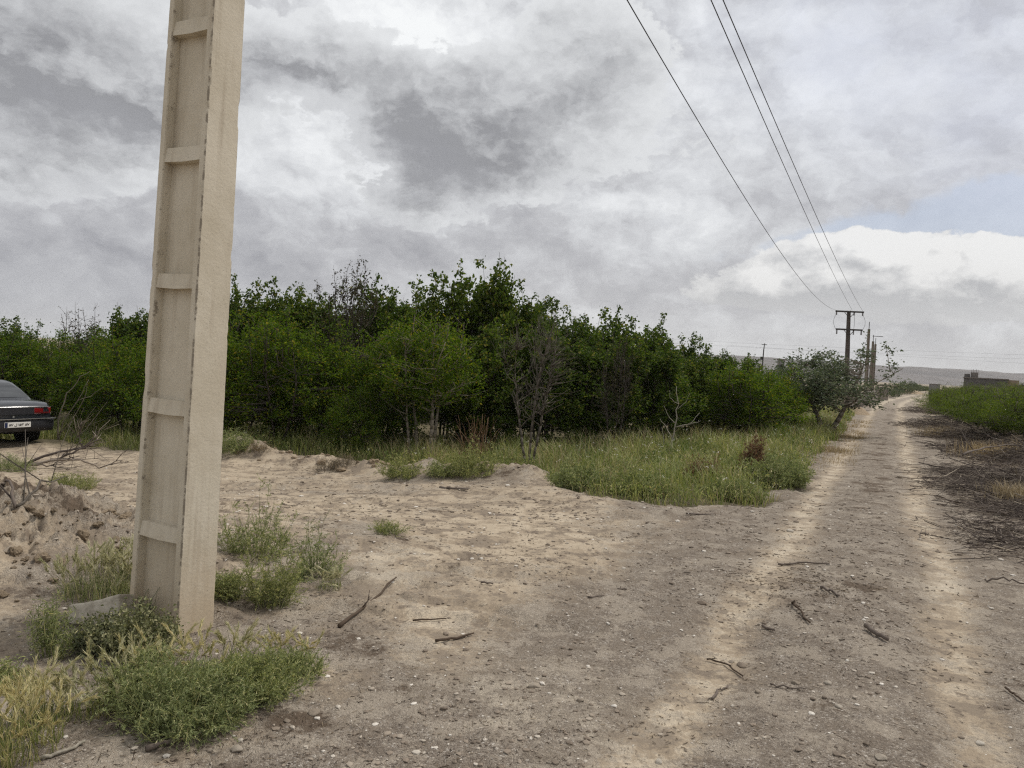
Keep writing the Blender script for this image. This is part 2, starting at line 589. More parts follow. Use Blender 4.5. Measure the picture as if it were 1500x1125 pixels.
def ground_fn():
    p = wpos()
    gravel, pale, litter, grassy = attr('gravel'), attr('pale'), attr('litter'), attr('grassy')
    n1 = noise(p, 1.1, 5, 0.6)
    n2 = noise(p, 6.0, 6, 0.62)
    n3 = noise(p, 38.0, 6, 0.65)
    n4 = noise(p, 170.0, 3, 0.6)
    # soil
    n0 = noise(p, 0.45, 4, 0.55)
    fr = noise(p, 2.7, 13, 0.74)
    fr2 = noise(vmath('ADD', p, (7.3, 2.1, 0.0)), 5.5, 12, 0.78)
    soil = mix(sstep(0.3, 0.7, n1), (0.305, 0.244, 0.176), (0.380, 0.310, 0.226))
    soil = mix(sstep(0.495, 0.55, fr) * sat(pale * 1.1 + 0.40), soil, (0.52, 0.440, 0.330))
    soil = mix(sstep(0.48, 0.43, fr) * 0.75, soil, (0.195, 0.158, 0.122))
    soil = mix(sstep(0.54, 0.58, fr2) * 0.7, soil, (0.130, 0.102, 0.080))
    # crushed stone: every stone its own tone
    v = node('ShaderNodeTexVoronoi', voronoi_dimensions='3D')
    S.nt.links.new(vmath('ADD', p, vscale(noise(p, 45, 3, out=1), 0.03)).s, v.inputs['Vector'])
    v.inputs['Scale'].default_value = 120.0
    cell, cd = S(v.outputs['Color']), S(v.outputs['Distance'])
    cr, cg, cb = sep(cell)
    stone = ramp(cr, [(0.0, (0.12, 0.098, 0.08)), (0.35, (0.25, 0.21, 0.17)), (0.8, (0.34, 0.292, 0.238)), (0.93, (0.46, 0.41, 0.345)), (1.0, (0.68, 0.63, 0.56))])
    v2 = node('ShaderNodeTexVoronoi', voronoi_dimensions='3D')
    S.nt.links.new(vmath('ADD', p, vscale(noise(p, 25, 2, out=1), 0.03)).s, v2.inputs['Vector'])
    v2.inputs['Scale'].default_value = 37.0
    big = sep(S(v2.outputs['Color']))[0]
    stone = mix(sstep(0.84, 0.88, big) * sstep(0.38, 0.26, S(v2.outputs['Distance'])) * 0.7, stone, (0.42, 0.37, 0.305))
    stone = mix(sstep(0.40, 0.62, n2) * 0.55, stone, mix(n3, (0.17, 0.136, 0.106), (0.27, 0.22, 0.17)))
    stone = mix(sstep(0.52, 0.60, fr2) * 0.5, stone, (0.145, 0.115, 0.09))
    stone = mix(sstep(0.505, 0.56, fr) * 0.6, stone, (0.43, 0.37, 0.295))
    gm = sat(gravel + (fr - 0.5) * 2.0 + (n3 - 0.5) * 0.8)
    col = mix(sstep(0.30, 0.75, gm) * 0.92, soil, stone)
    col = mix(sstep(0.40, 0.72, gravel) * 0.26, col, vscale_c(col, (0.60, 0.60, 0.62)))
    # fine trodden dust
    dust = mix(sstep(0.45, 0.55, fr), (0.36, 0.306, 0.238), (0.54, 0.470, 0.370))
    pm = sat(pale + (fr2 - 0.5) * 2.0 + (n3 - 0.5) * 0.7 + (n0 - 0.5) * 0.8)
    col = mix(sstep(0.40, 0.95, pm) * 0.72, col, dust)
    # brown chaff and rotten leaves
    chaff = mix(n4, (0.05, 0.036, 0.026), (0.16, 0.115, 0.078))
    lm = litter + (fr2 - 0.5) * 1.8 + (n3 - 0.5) * 0.8
    col = mix(sstep(0.42, 0.72, lm) * 0.85, col, chaff)
    col = mix(sstep(0.54, 0.72, n4) * 0.5, col, (0.12, 0.092, 0.07))
    spk = noise(vmath('MULTIPLY', p, (1.0, 1.0, 1.0)), 75.0, 3, 0.7)
    col = mix(sstep(0.60, 0.68, spk) * sstep(0.40, 0.62, n2 * 0.6 + n1 * 0.4) * 0.7, col, (0.09, 0.066, 0.048))
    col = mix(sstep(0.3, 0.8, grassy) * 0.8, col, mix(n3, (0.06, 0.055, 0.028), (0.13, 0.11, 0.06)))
    hgt = n3 * 0.9 + n4 * 0.35 + (0.5 - cd) * sstep(0.3, 0.6, gm) * 0.8 + n2 * 0.8
    return pbsdf(col, 0.92, bump=hgt, bstr=0.9, bdist=0.012, spec=0.15)


M = {}


def make_materials():
    M['ground'] = material('soil and gravel', ground_fn)
    G = lambda *c: c
    M['pom'] = leaf_mat('bright small leaves', [(0.0, (0.036, 0.072, 0.006)), (0.5, (0.072, 0.126, 0.010)), (0.88, (0.13, 0.18, 0.014)), (1.0, (0.24, 0.19, 0.03))], trans=0.45)
    M['pomy'] = leaf_mat('yellow green small leaves', [(0.0, (0.09, 0.135, 0.018)), (0.6, (0.15, 0.20, 0.028)), (1.0, (0.24, 0.25, 0.05))])
    M['tall'] = leaf_mat('dull green round leaves', [(0.0, (0.030, 0.056, 0.010)), (0.5, (0.062, 0.100, 0.016)), (0.88, (0.115, 0.160, 0.028)), (1.0, (0.20, 0.18, 0.05))])
    M['brownleaf'] = leaf_mat('withered leaves', [(0.0, (0.030, 0.026, 0.016)), (0.6, (0.055, 0.050, 0.028)), (1.0, (0.085, 0.062, 0.038))], trans=0.2)
    M['greyleaf'] = leaf_mat('grey green leaves', [(0.0, (0.060, 0.082, 0.050)), (0.5, (0.110, 0.135, 0.082)), (1.0, (0.19, 0.21, 0.135))], trans=0.25, tcol=(1.1, 1.2, 0.8))
    M['tamarisk'] = leaf_mat('feathery bright leaves', [(0.0, (0.045, 0.078, 0.009)), (0.5, (0.085, 0.130, 0.014)), (1.0, (0.17, 0.20, 0.024))])
    M['weed'] = leaf_mat('spiny weed green', [(0.0, (0.125, 0.155, 0.070)), (0.5, (0.235, 0.270, 0.125)), (0.88, (0.38, 0.40, 0.20)), (1.0, (0.58, 0.53, 0.31))], trans=0.25)
    M['saltbush'] = leaf_mat('saltbush leaves', [(0.0, (0.09, 0.105, 0.060)), (0.5, (0.17, 0.185, 0.115)), (1.0, (0.30, 0.30, 0.20))], trans=0.2)
    def grassf():
        r = island()
        q = noise(wpos(), 0.9, 4, 0.6)
        c1 = ramp(r, [(0.0, (0.065, 0.10, 0.026)), (0.5, (0.13, 0.175, 0.042)), (0.85, (0.23, 0.25, 0.08)), (1.0, (0.40, 0.33, 0.18))])
        c2 = ramp(r, [(0.0, (0.16, 0.19, 0.055)), (0.5, (0.28, 0.31, 0.10)), (0.8, (0.40, 0.39, 0.16)), (1.0, (0.55, 0.46, 0.28))])
        c = mix(sstep(0.42, 0.60, q), c1, c2)
        t = node('ShaderNodeBsdfTranslucent')
        S.nt.links.new(mix(1.0, c, (1.2, 1.25, 0.7), 'MULTIPLY').s, t.inputs[0])
        return mixsh(0.3, pbsdf(c, 0.55, spec=0.3), S(t.outputs[0]))
    M['grass'] = material('meadow grass', grassf)
    M['barley'] = leaf_mat('ripening barley', [(0.0, (0.13, 0.18, 0.06)), (0.5, (0.25, 0.28, 0.11)), (1.0, (0.50, 0.45, 0.27))], trans=0.3, tcol=(1.1, 1.1, 0.8))
    M['ear'] = leaf_mat('barley ears', [(0.0, (0.36, 0.38, 0.20)), (0.6, (0.58, 0.55, 0.36)), (1.0, (0.74, 0.69, 0.50))], trans=0.35, tcol=(1, 1, 0.9))
    M['pomdark'] = leaf_mat('dark dense leaves', [(0.0, (0.022, 0.046, 0.010)), (0.5, (0.045, 0.082, 0.014)), (1.0, (0.085, 0.125, 0.022))])
    M['straw'] = leaf_mat('dry straw', [(0.0, (0.22, 0.165, 0.095)), (0.5, (0.32, 0.25, 0.15)), (1.0, (0.46, 0.38, 0.25))], trans=0.2, tcol=(1, 1, 0.9))
    M['rust'] = leaf_mat('rust brown dry plant', [(0.0, (0.12, 0.070, 0.040)), (0.5, (0.20, 0.115, 0.065)), (1.0, (0.28, 0.18, 0.11))], trans=0.15, tcol=(1, 1, 0.9))
    M['flower'] = material('white florets', lambda: pbsdf((0.62, 0.60, 0.52), 0.7))
    M['bark'] = bark_mat('grey bark', (0.032, 0.026, 0.022), (0.075, 0.062, 0.052))
    M['palebark'] = bark_mat('pale bark', (0.14, 0.118, 0.092), (0.25, 0.215, 0.17))
    M['whitebark'] = bark_mat('bleached wood', (0.20, 0.18, 0.14), (0.34, 0.305, 0.25))
    M['deadwood'] = bark_mat('dead twigs', (0.060, 0.050, 0.041), (0.13, 0.112, 0.09))
    M['brush'] = material('cut brushwood', lambda: pbsdf(ramp(island(), [(0.0, (0.045, 0.034, 0.029)), (0.5, (0.115, 0.092, 0.077)), (0.85, (0.21, 0.172, 0.14)), (1.0, (0.40, 0.34, 0.26))]), 0.85, spec=0.2))
    M['twig'] = material('litter twigs', lambda: pbsdf(ramp(island(), [(0.0, (0.035, 0.024, 0.017)), (0.7, (0.085, 0.060, 0.042)), (0.9, (0.18, 0.135, 0.09)), (1.0, (0.36, 0.29, 0.2))]), 0.85, spec=0.2))
    M['pebble'] = material('pebbles', lambda: pbsdf(mix(noise(wpos(), 120, 3) * 0.5, ramp(island(), [(0.0, (0.10, 0.078, 0.060)), (0.4, (0.21, 0.168, 0.13)), (0.72, (0.31, 0.26, 0.205)), (0.86, (0.47, 0.42, 0.35)), (1.0, (0.76, 0.72, 0.65))]), (0.27, 0.22, 0.17)), 0.85, spec=0.25))

    def rockf():
        p = objco()
        n = noise(p, 14, 6, 0.6); n2 = noise(p, 70, 4, 0.6)
        c = mix(sstep(0.35, 0.65, n), vscale_c(ramp(objrand(), [(0.0, (0.21, 0.17, 0.13)), (0.6, (0.33, 0.28, 0.22)), (1.0, (0.52, 0.47, 0.4))]), (0.8, 0.78, 0.75)),
                ramp(objrand(), [(0.0, (0.23, 0.18, 0.14)), (0.6, (0.36, 0.31, 0.25)), (1.0, (0.56, 0.52, 0.45))]))
        return pbsdf(c, 0.88, bump=n2 + n, bstr=0.6, bdist=0.006, spec=0.2)
    M['rock'] = material('weathered stone', rockf)

    def clodf():
        p = objco()
        n = noise(p, 9, 6, 0.65)
        return pbsdf(mix(sstep(0.3, 0.7, n), (0.25, 0.19, 0.13), (0.38, 0.30, 0.21)), 0.95, bump=n, bstr=1.0, bdist=0.02, spec=0.1)
    M['clod'] = material('dry earth clods', clodf)

    def concf():
        p = objco()
        x, y, z = sep(p)
        n1 = noise(p, 3.0, 5, 0.6)
        st = noise(comb(x * 14.0, y * 14.0, z * 0.9), 1.0, 5, 0.6)       # runs of rain water
        n3 = noise(p, 42.0, 5, 0.65)
        n5 = noise(p, 9.0, 6, 0.7)
        c = mix(sstep(0.3, 0.7, n1), (0.505, 0.448, 0.348), (0.595, 0.538, 0.436))
        c = mix(sstep(0.50, 0.72, st) * 0.42, c, (0.31, 0.25, 0.18))
        c = mix(sstep(0.55, 0.75, n5) * 0.25, c, (0.60, 0.55, 0.46))
        c = mix(sstep(0.65, 0.72, n3) * 0.35, c, (0.19, 0.15, 0.11))
        low = sstep(0.75, 0.0, z + (n5 - 0.5) * 0.5)
        c = mix(low * 0.5, c, (0.46, 0.34, 0.22))                       # splashed earth at the foot
        pits = voro(p, 55.0)
        c = mix(sstep(0.10, 0.04, pits) * sstep(0.45, 0.6, n5) * 0.7, c, (0.10, 0.08, 0.06))
        e = attr('edge')
        cr = sstep(0.58, 0.72, e + (noise(comb(x * 4, y * 4, z * 5.0), 3.0, 9, 0.75) - 0.5) * 1.8)
        c = mix(cr * 0.70, c, (0.16, 0.13, 0.10))
        f = attr('fleck')
        c = mix(f * 0.8, c, (0.12, 0.09, 0.065))
        return pbsdf(c, 0.9, bump=n3 * 0.5 + n5 + pits * 0.3, bstr=0.5, bdist=0.006, spec=0.2)
    M['concrete'] = material('cast concrete', concf)
    M['lump'] = material('pale broken concrete', lambda: pbsdf(mix(sstep(0.35, 0.65, noise(objco(), 16, 7, 0.65)), (0.33, 0.29, 0.225), (0.50, 0.45, 0.365)), 0.9, bump=noise(objco(), 40, 5, 0.6), bstr=0.6, bdist=0.006))
    M['farconc'] = material('grey concrete', lambda: pbsdf(mix(noise(objco(), 3.0, 5), (0.20, 0.17, 0.14), (0.30, 0.265, 0.22)), 0.9))
    M['tanpole'] = material('tan concrete', lambda: pbsdf(mix(noise(objco(), 2.0, 5), (0.15, 0.125, 0.10), (0.24, 0.20, 0.16)), 0.9))
    M['darkpole'] = material('weathered concrete', lambda: pbsdf(mix(noise(objco(), 2.0, 5), (0.075, 0.062, 0.054), (0.125, 0.105, 0.09)), 0.9))
    M['steel'] = material('galvanised steel', lambda: pbsdf((0.055, 0.05, 0.048), 0.6, metal=0.3))
    M['porcelain'] = material('brown porcelain', lambda: pbsdf((0.05, 0.03, 0.022), 0.35))
    M['wire'] = material('aluminium wire', lambda: pbsdf((0.035, 0.034, 0.036), 0.6, metal=0.2))

    def blockf(a, b, j, sx=1.0):
        def fn():
            p = objco()
            x, y, z = sep(p)
            br = node('ShaderNodeTexBrick')
            S.nt.links.new(comb(x + y, z, 0.0).s, br.inputs['Vector'])
            br.inputs['Scale'].default_value = 1.0
            br.inputs['Brick Width'].default_value = 0.4 * sx
            br.inputs['Row Height'].default_value = 0.2 * sx
            br.inputs['Mortar Size'].default_value = 0.012
            br.inputs['Color1'].default_value = a + (1,); br.inputs['Color2'].default_value = b + (1,); br.inputs['Mortar'].default_value = j + (1,)
            n = noise(p, 2.2, 5)
            c = mix(sstep(0.35, 0.7, n) * 0.45, S(br.outputs[0]), tuple(k * 0.6 for k in a))
            return pbsdf(c, 0.92, spec=0.15)
        return fn
    M['block'] = material('cement blocks', blockf((0.21, 0.185, 0.16), (0.26, 0.23, 0.20), (0.16, 0.14, 0.12)))
    M['darkblock'] = material('dark cement blocks', blockf((0.095, 0.088, 0.084), (0.13, 0.12, 0.114), (0.075, 0.07, 0.066)))
    M['brick'] = material('tan bricks', blockf((0.25, 0.19, 0.135), (0.31, 0.24, 0.175), (0.2, 0.165, 0.13), 0.5))
    M['slab'] = material('roof slab', lambda: pbsdf((0.16, 0.14, 0.125), 0.9))
    M['dark'] = material('dark opening', lambda: pbsdf((0.012, 0.011, 0.010), 0.9))
    M['render'] = material('pale render', lambda: pbsdf(mix(noise(objco(), 1.5, 4), (0.15, 0.145, 0.14), (0.20, 0.195, 0.19)), 0.9))
    # car
    M['paint'] = material('dark blue paint', lambda: pbsdf(mix(noise(objco(), 5, 4) * 0.5, (0.010, 0.013, 0.020), (0.030, 0.030, 0.030)), 0.27, coat=0.6, spec=0.5))
    M['plastic'] = material('dark bumper plastic', lambda: pbsdf(mix(noise(objco(), 6, 4) * 0.6, (0.013, 0.014, 0.020), (0.035, 0.033, 0.032)), 0.5, spec=0.4))
    M['glass'] = material('tinted glass', lambda: pbsdf((0.02, 0.022, 0.024), 0.06, spec=0.9, coat=0.6))
    M['chrome'] = material('bright trim', lambda: pbsdf((0.55, 0.55, 0.55), 0.3, metal=0.9))
    M['redlens'] = material('red lens', lambda: pbsdf((0.20, 0.008, 0.010), 0.2, spec=0.6, coat=0.5))
    M['amber'] = material('smoked lens', lambda: pbsdf((0.10, 0.010, 0.010), 0.2, spec=0.6))
    M['clear'] = material('clear lens', lambda: pbsdf((0.5, 0.5, 0.5), 0.15))
    M['rubber'] = material('tyre rubber', lambda: pbsdf(mix(noise(objco(), 9, 4), (0.012, 0.012, 0.012), (0.045, 0.040, 0.034)), 0.85, spec=0.2))
    M['rim'] = material('grey rim', lambda: pbsdf((0.25, 0.25, 0.25), 0.45, metal=0.6))
    M['white'] = material('plate white', lambda: pbsdf((0.72, 0.71, 0.68), 0.5))
    M['blue'] = material('plate blue', lambda: pbsdf((0.012, 0.022, 0.075), 0.5))
    M['ink'] = material('black paint', lambda: pbsdf((0.01, 0.01, 0.01), 0.6))

    def hillf():
        p = wpos()
        n = noise(vmath('MULTIPLY', p, (1.0, 1.0, 4.0)), 0.006, 8, 0.62)
        c = mix(sstep(0.3, 0.7, n), (0.078, 0.068, 0.066), (0.150, 0.130, 0.122))
        return pbsdf(c, 0.95, bump=n, bstr=1.0, bdist=25.0, spec=0.1)
    M['hills'] = material('bare hills', hillf)


# ---------------------------------------------------------------- plant building kit
def segs_mesh(P0, P1, R0, R1, k=5):
    """prisms between point pairs"""
    P0, P1 = np.asarray(P0, float), np.asarray(P1, float)
    n = len(P0)
    t = P1 - P0
    t /= np.linalg.norm(t, axis=1, keepdims=True) + 1e-9
    ref = np.where(np.abs(t[:, 2:3]) > 0.9, np.array([[1.0, 0, 0]]), np.array([[0, 0, 1.0]]))
    u = np.cross(t, ref); u /= np.linalg.norm(u, axis=1, keepdims=True) + 1e-9
    w = np.cross(t, u)
    a = np.arange(k) / k * 2 * np.pi
    ring = u[:, None, :] * np.cos(a)[None, :, None] + w[:, None, :] * np.sin(a)[None, :, None]
    A = P0[:, None, :] + ring * np.asarray(R0, float).reshape(-1, 1, 1)
    B = P1[:, None, :] + ring * np.asarray(R1, float).reshape(-1, 1, 1)
    V = np.concatenate([A, B], 1).reshape(-1, 3)
    base = (np.arange(n) * 2 * k)[:, None]
    j = np.arange(k); jn = (j + 1) % k
    F = np.stack([base + j, base + jn, base + jn + k, base + j + k], -1).reshape(-1, 4)
    cap = (base + k + j).reshape(-1, k)
    cap0 = (base + j[::-1]).reshape(-1, k)
    return V, [F, np.concatenate([cap, cap0])]


def leaves_mesh(C, D, N, L, W, fold=0.25):
    """folded lozenge leaves: base C, direction D, face normal N"""
    D = D / (np.linalg.norm(D, axis=1, keepdims=True) + 1e-9)
    B = np.cross(D, N); B /= np.linalg.norm(B, axis=1, keepdims=True) + 1e-9
    Nn = np.cross(B, D)
    L = np.broadcast_to(np.asarray(L, float).reshape(-1, 1), (len(C), 1)); W = np.broadcast_to(np.asarray(W, float).reshape(-1, 1), (len(C), 1))
    tip = C + D * L - Nn * L * 0.12
    m = C + D * L * 0.45
    l = m + B * W * 0.5 + Nn * W * fold
    r = m - B * W * 0.5 + Nn * W * fold
    V = np.stack([C, l, tip, r], 1).reshape(-1, 3)
    i = np.arange(len(C)) * 4
    F = np.concatenate([np.stack([i, i + 2, i + 1], -1), np.stack([i, i + 3, i + 2], -1)])
    return V, [F]


def blades_mesh(B, H, W, lean, az, curl=0.5):
    """grass blades: base B, height H, width W, lean (0..1) towards az"""
    n = len(B)
    d = np.stack([np.cos(az), np.sin(az), np.zeros(n)], -1)
    fa = az + np.pi / 2 + RNG.uniform(-0.8, 0.8, n)
    s = np.stack([np.cos(fa), np.sin(fa), np.zeros(n)], -1)
    H = H[:, None]; W = W[:, None]; ln = lean[:, None]
    up = np.array([[0, 0, 1.0]])
    m = B + up * H * 0.55 + d * H * ln * 0.30
    t = B + up * H * (1 - 0.35 * ln * curl) + d * H * ln * 0.95
    V = np.stack([B - s * W / 2, B + s * W / 2, m + s * W * 0.4, m - s * W * 0.4, t], 1).reshape(-1, 3)
    i = np.arange(n) * 5
    return V, [np.stack([i, i + 1, i + 2, i + 3], -1), np.stack([i + 3, i + 2, i + 4], -1)]


def join(parts):
    V, F, n = [], {}, 0
    for v, fs in parts:
        V.append(v)
        for f in fs:
            if len(f): F.setdefault(f.shape[1], []).append(f + n)
        n += len(v)
    return np.concatenate(V), [np.concatenate(f) for f in F.values()]


def unit(n, rng):
    v = rng.normal(size=(n, 3))
    return v / np.linalg.norm(v, axis=1, keepdims=True)


def tree_meshes(name, H, R, stems=4, base_r=0.12, stem_r=0.05, crown_lo=0.12, twigs=420, lpt=18, leaf=(0.05, 0.02), shoots=0, shoot_len=0.7,
                seed=1, lean=(0, 0), clump=0.10, spread=0.6, gap=0.25, squash=1.0, up=0.5, irregular=0.35, shoot_leaf=16, bare_low=0.0, vert=1.0):
    """a tree or shrub of height H and radius R: (wood mesh, leaf mesh)"""
    rng = np.random.default_rng(seed)
    P0, P1, R0, R1 = [], [], [], []
    pts, prad = [], []
    lean = np.array([lean[0], lean[1]])
    for s in range(stems):
        a = 2 * np.pi * (s + rng.uniform(-0.35, 0.35)) / max(stems, 1)
        b = np.array([math.cos(a) * base_r * rng.uniform(0.3, 1), math.sin(a) * base_r * rng.uniform(0.3, 1), -0.08])
        top = np.array([math.cos(a) * R * spread * rng.uniform(0.5, 1), math.sin(a) * R * spread * rng.uniform(0.5, 1), H * rng.uniform(0.68, 0.88)])
        top[:2] += lean
        q = (b + top) / 2 + np.array([math.cos(a), math.sin(a), 0]) * R * rng.uniform(-0.1, 0.25) + rng.normal(0, 0.05 * H, 3) * (1, 1, 0.3)
        T = np.linspace(0, 1, 15)[:, None]
        c = (1 - T) ** 2 * b + 2 * T * (1 - T) * q + T ** 2 * top
        c += np.cumsum(rng.normal(0, 0.012 * H, c.shape), 0) * T * 0.5
        rr = stem_r * rng.uniform(0.75, 1.1) * (1 - 0.82 * T[:, 0])
        P0 += list(c[:-1]); P1 += list(c[1:]); R0 += list(rr[:-1]); R1 += list(rr[1:])
        k0 = 4
        pts += list(c[k0:]); prad += list(rr[k0:])
        # side limbs
        for _ in range(5):
            i = rng.integers(5, 13)
            a2 = rng.uniform(0, 2 * np.pi)
            l = R * rng.uniform(0.35, 0.75)
            e = c[i] + np.array([math.cos(a2) * l, math.sin(a2) * l, l * rng.uniform(0.2, 1.0)])
            mdl = (c[i] + e) / 2 + rng.normal(0, 0.05, 3) + (0, 0, -0.05)
            T2 = np.linspace(0, 1, 6)[:, None]
            b2 = (1 - T2) ** 2 * c[i] + 2 * T2 * (1 - T2) * mdl + T2 ** 2 * e
            r2 = rr[i] * 0.6 * (1 - 0.7 * T2[:, 0])
            P0 += list(b2[:-1]); P1 += list(b2[1:]); R0 += list(r2[:-1]); R1 += list(r2[1:])
            pts += list(b2[2:]); prad += list(r2[2:])
    pts = np.array(pts); prad = np.array(prad)
    # twig ends fill an irregular crown
    lo = H * crown_lo
    cz = (H * 0.97 + lo) / 2
    E = np.zeros((0, 3))
    ph = rng.uniform(0, 6.28, 12)
    while len(E) < twigs:
        u = unit(twigs, rng) * (rng.uniform(0, 1, (twigs, 1)) ** (1 / 2.4))
        th = np.arctan2(u[:, 1], u[:, 0])
        k = 1 + irregular * (np.sin(2 * th + ph[0]) * 0.35 + np.sin(3 * th + ph[1] + u[:, 2] * 3) * 0.4 + np.sin(5 * th + ph[2] - u[:, 2] * 5) * 0.3)
        zz = u[:, 2]
        k *= np.where(zz < 0, 1 - bare_low * (-zz), 1.0)
        p = np.stack([u[:, 0] * R * k, u[:, 1] * R * k, cz + zz * (H * 0.97 - lo) / 2 * squash], -1)
        p[:, 2] -= (rng.uniform(0, 1, len(p)) < 0.35) * np.clip(p[:, 2] / H - 0.72, 0, 1) * H * 0.7
        p[:, :2] += lean * np.clip(p[:, 2:3] / H, 0, 1)
        f = (np.sin(p[:, 0] * 4.3 + ph[3]) + np.sin(p[:, 1] * 4.1 + ph[4]) + np.sin(p[:, 2] * 4.7 + ph[5]) + np.sin((p[:, 0] + p[:, 2]) * 7.1 + ph[6]) * 0.7
             + np.sin((p[:, 1] - p[:, 2]) * 6.3 + ph[7]) * 0.7)
        p = p[f > (-3.2 + gap * 6)]
        E = np.concatenate([E, p])
    E = E[:twigs]
    dv_ = (E[:, None, :] - pts[None]) * np.array([vert, vert, 1.0])
    dd = np.linalg.norm(dv_, axis=2) + np.maximum(0, pts[None, :, 2] - E[:, None, 2] + 0.08) * 2.5
    j = dd.argmin(1)
    A = pts[j]
    Mi = A * 0.45 + E * 0.55 + rng.normal(0, 0.04, E.shape) - np.array([0, 0, 0.02])
    ra = np.minimum(prad[j] * 0.55, 0.011) + 0.0015
    P0 += list(A) + list(Mi); P1 += list(Mi) + list(E)
    R0 += list(ra) + list(ra * 0.7); R1 += list(ra * 0.7) + list(ra * 0 + 0.0018)
    C = D = None
    LC, LD, LL = [], [], []
    if lpt:
        tw = np.repeat(np.arange(len(E)), lpt)
        t = rng.uniform(0.25, 1.12, len(tw))[:, None]
        base = Mi[tw] + (E[tw] - Mi[tw]) * t + rng.normal(0, clump, (len(tw), 3)) * (0.35 + 0.65 * t)
        dirs = (E - Mi)[tw]; dirs /= np.linalg.norm(dirs, axis=1, keepdims=True) + 1e-9
        LC.append(base); LD.append(dirs * 0.7 + unit(len(tw), rng) + np.array([0, 0, up - 0.5]))
    if shoots:
        for s in range(shoots):
            i = rng.integers(len(pts))
            hi = pts[pts[:, 2] > H * 0.55]
            o = hi[rng.integers(len(hi))] + rng.normal(0, 0.08, 3)
            l = shoot_len * (0.2 + 1.25 * rng.uniform() ** 2.2) + max(0, H * 0.86 - o[2])
            e = o + np.array([rng.normal(0, 0.13) * l, rng.normal(0, 0.13) * l, l])
            mdl = (o + e) / 2 + rng.normal(0, 0.05, 3)
            P0 += [o, mdl]; P1 += [mdl, e]; R0 += [0.011, 0.008]; R1 += [0.008, 0.003]
            n = shoot_leaf
            t = np.clip(rng.uniform(0.35, 1.0, 5)[rng.integers(0, 5, n)] + rng.normal(0, 0.045, n), 0.2, 1.03)[:, None]
            if n:
                cl = rng.normal(0, clump * 0.75, (n, 3))
                LC.append(o + (e - o) * t + cl); LD.append(unit(n, rng) * 0.9 + np.array([0, 0, 0.3]))
            for q in range(4):                     # side sprigs
                tt = rng.uniform(0.3, 0.95)
                s0 = o + (e - o) * tt
                s1 = s0 + np.array([rng.normal(0, 0.16), rng.normal(0, 0.16), rng.uniform(0.05, 0.28)])
                P0.append(s0); P1.append(s1); R0.append(0.005); R1.append(0.002)
                m = max(0, shoot_leaf // 2)
                if m:
                    LC.append(s0 + (s1 - s0) * rng.uniform(0.4, 1.1, m)[:, None] + rng.normal(0, clump * 0.55, (m, 3))); LD.append(unit(m, rng) + np.array([0, 0, 0.2]))
    V, F = segs_mesh(P0, P1, R0, R1, 6)
    wood = np_mesh(name + ' wood', V, F, True)
    lm = None
    if LC:
        C = np.concatenate(LC); D = np.concatenate(LD)
        N = unit(len(C), rng) * 0.9 + np.array([0, 0, 0.8])
        s = rng.uniform(0.65, 1.3, len(C))
        V, F = leaves_mesh(C, D, N, leaf[0] * s, leaf[1] * s)
        lm = np_mesh(name + ' leaves', V, F)
    return wood, lm


def plant(name, wood, leaves, mw, ml, loc, rz=0.0, sc=1.0, label=None, cat='tree', group=None, names=('trunk', 'crown')):
    r = empty(name, loc, rz, sc)
    tag(r, label, cat, group)
    if wood: obj(names[0], wood, M[mw], r)
    if leaves: obj(names[1], leaves, M[ml], r)
    return r


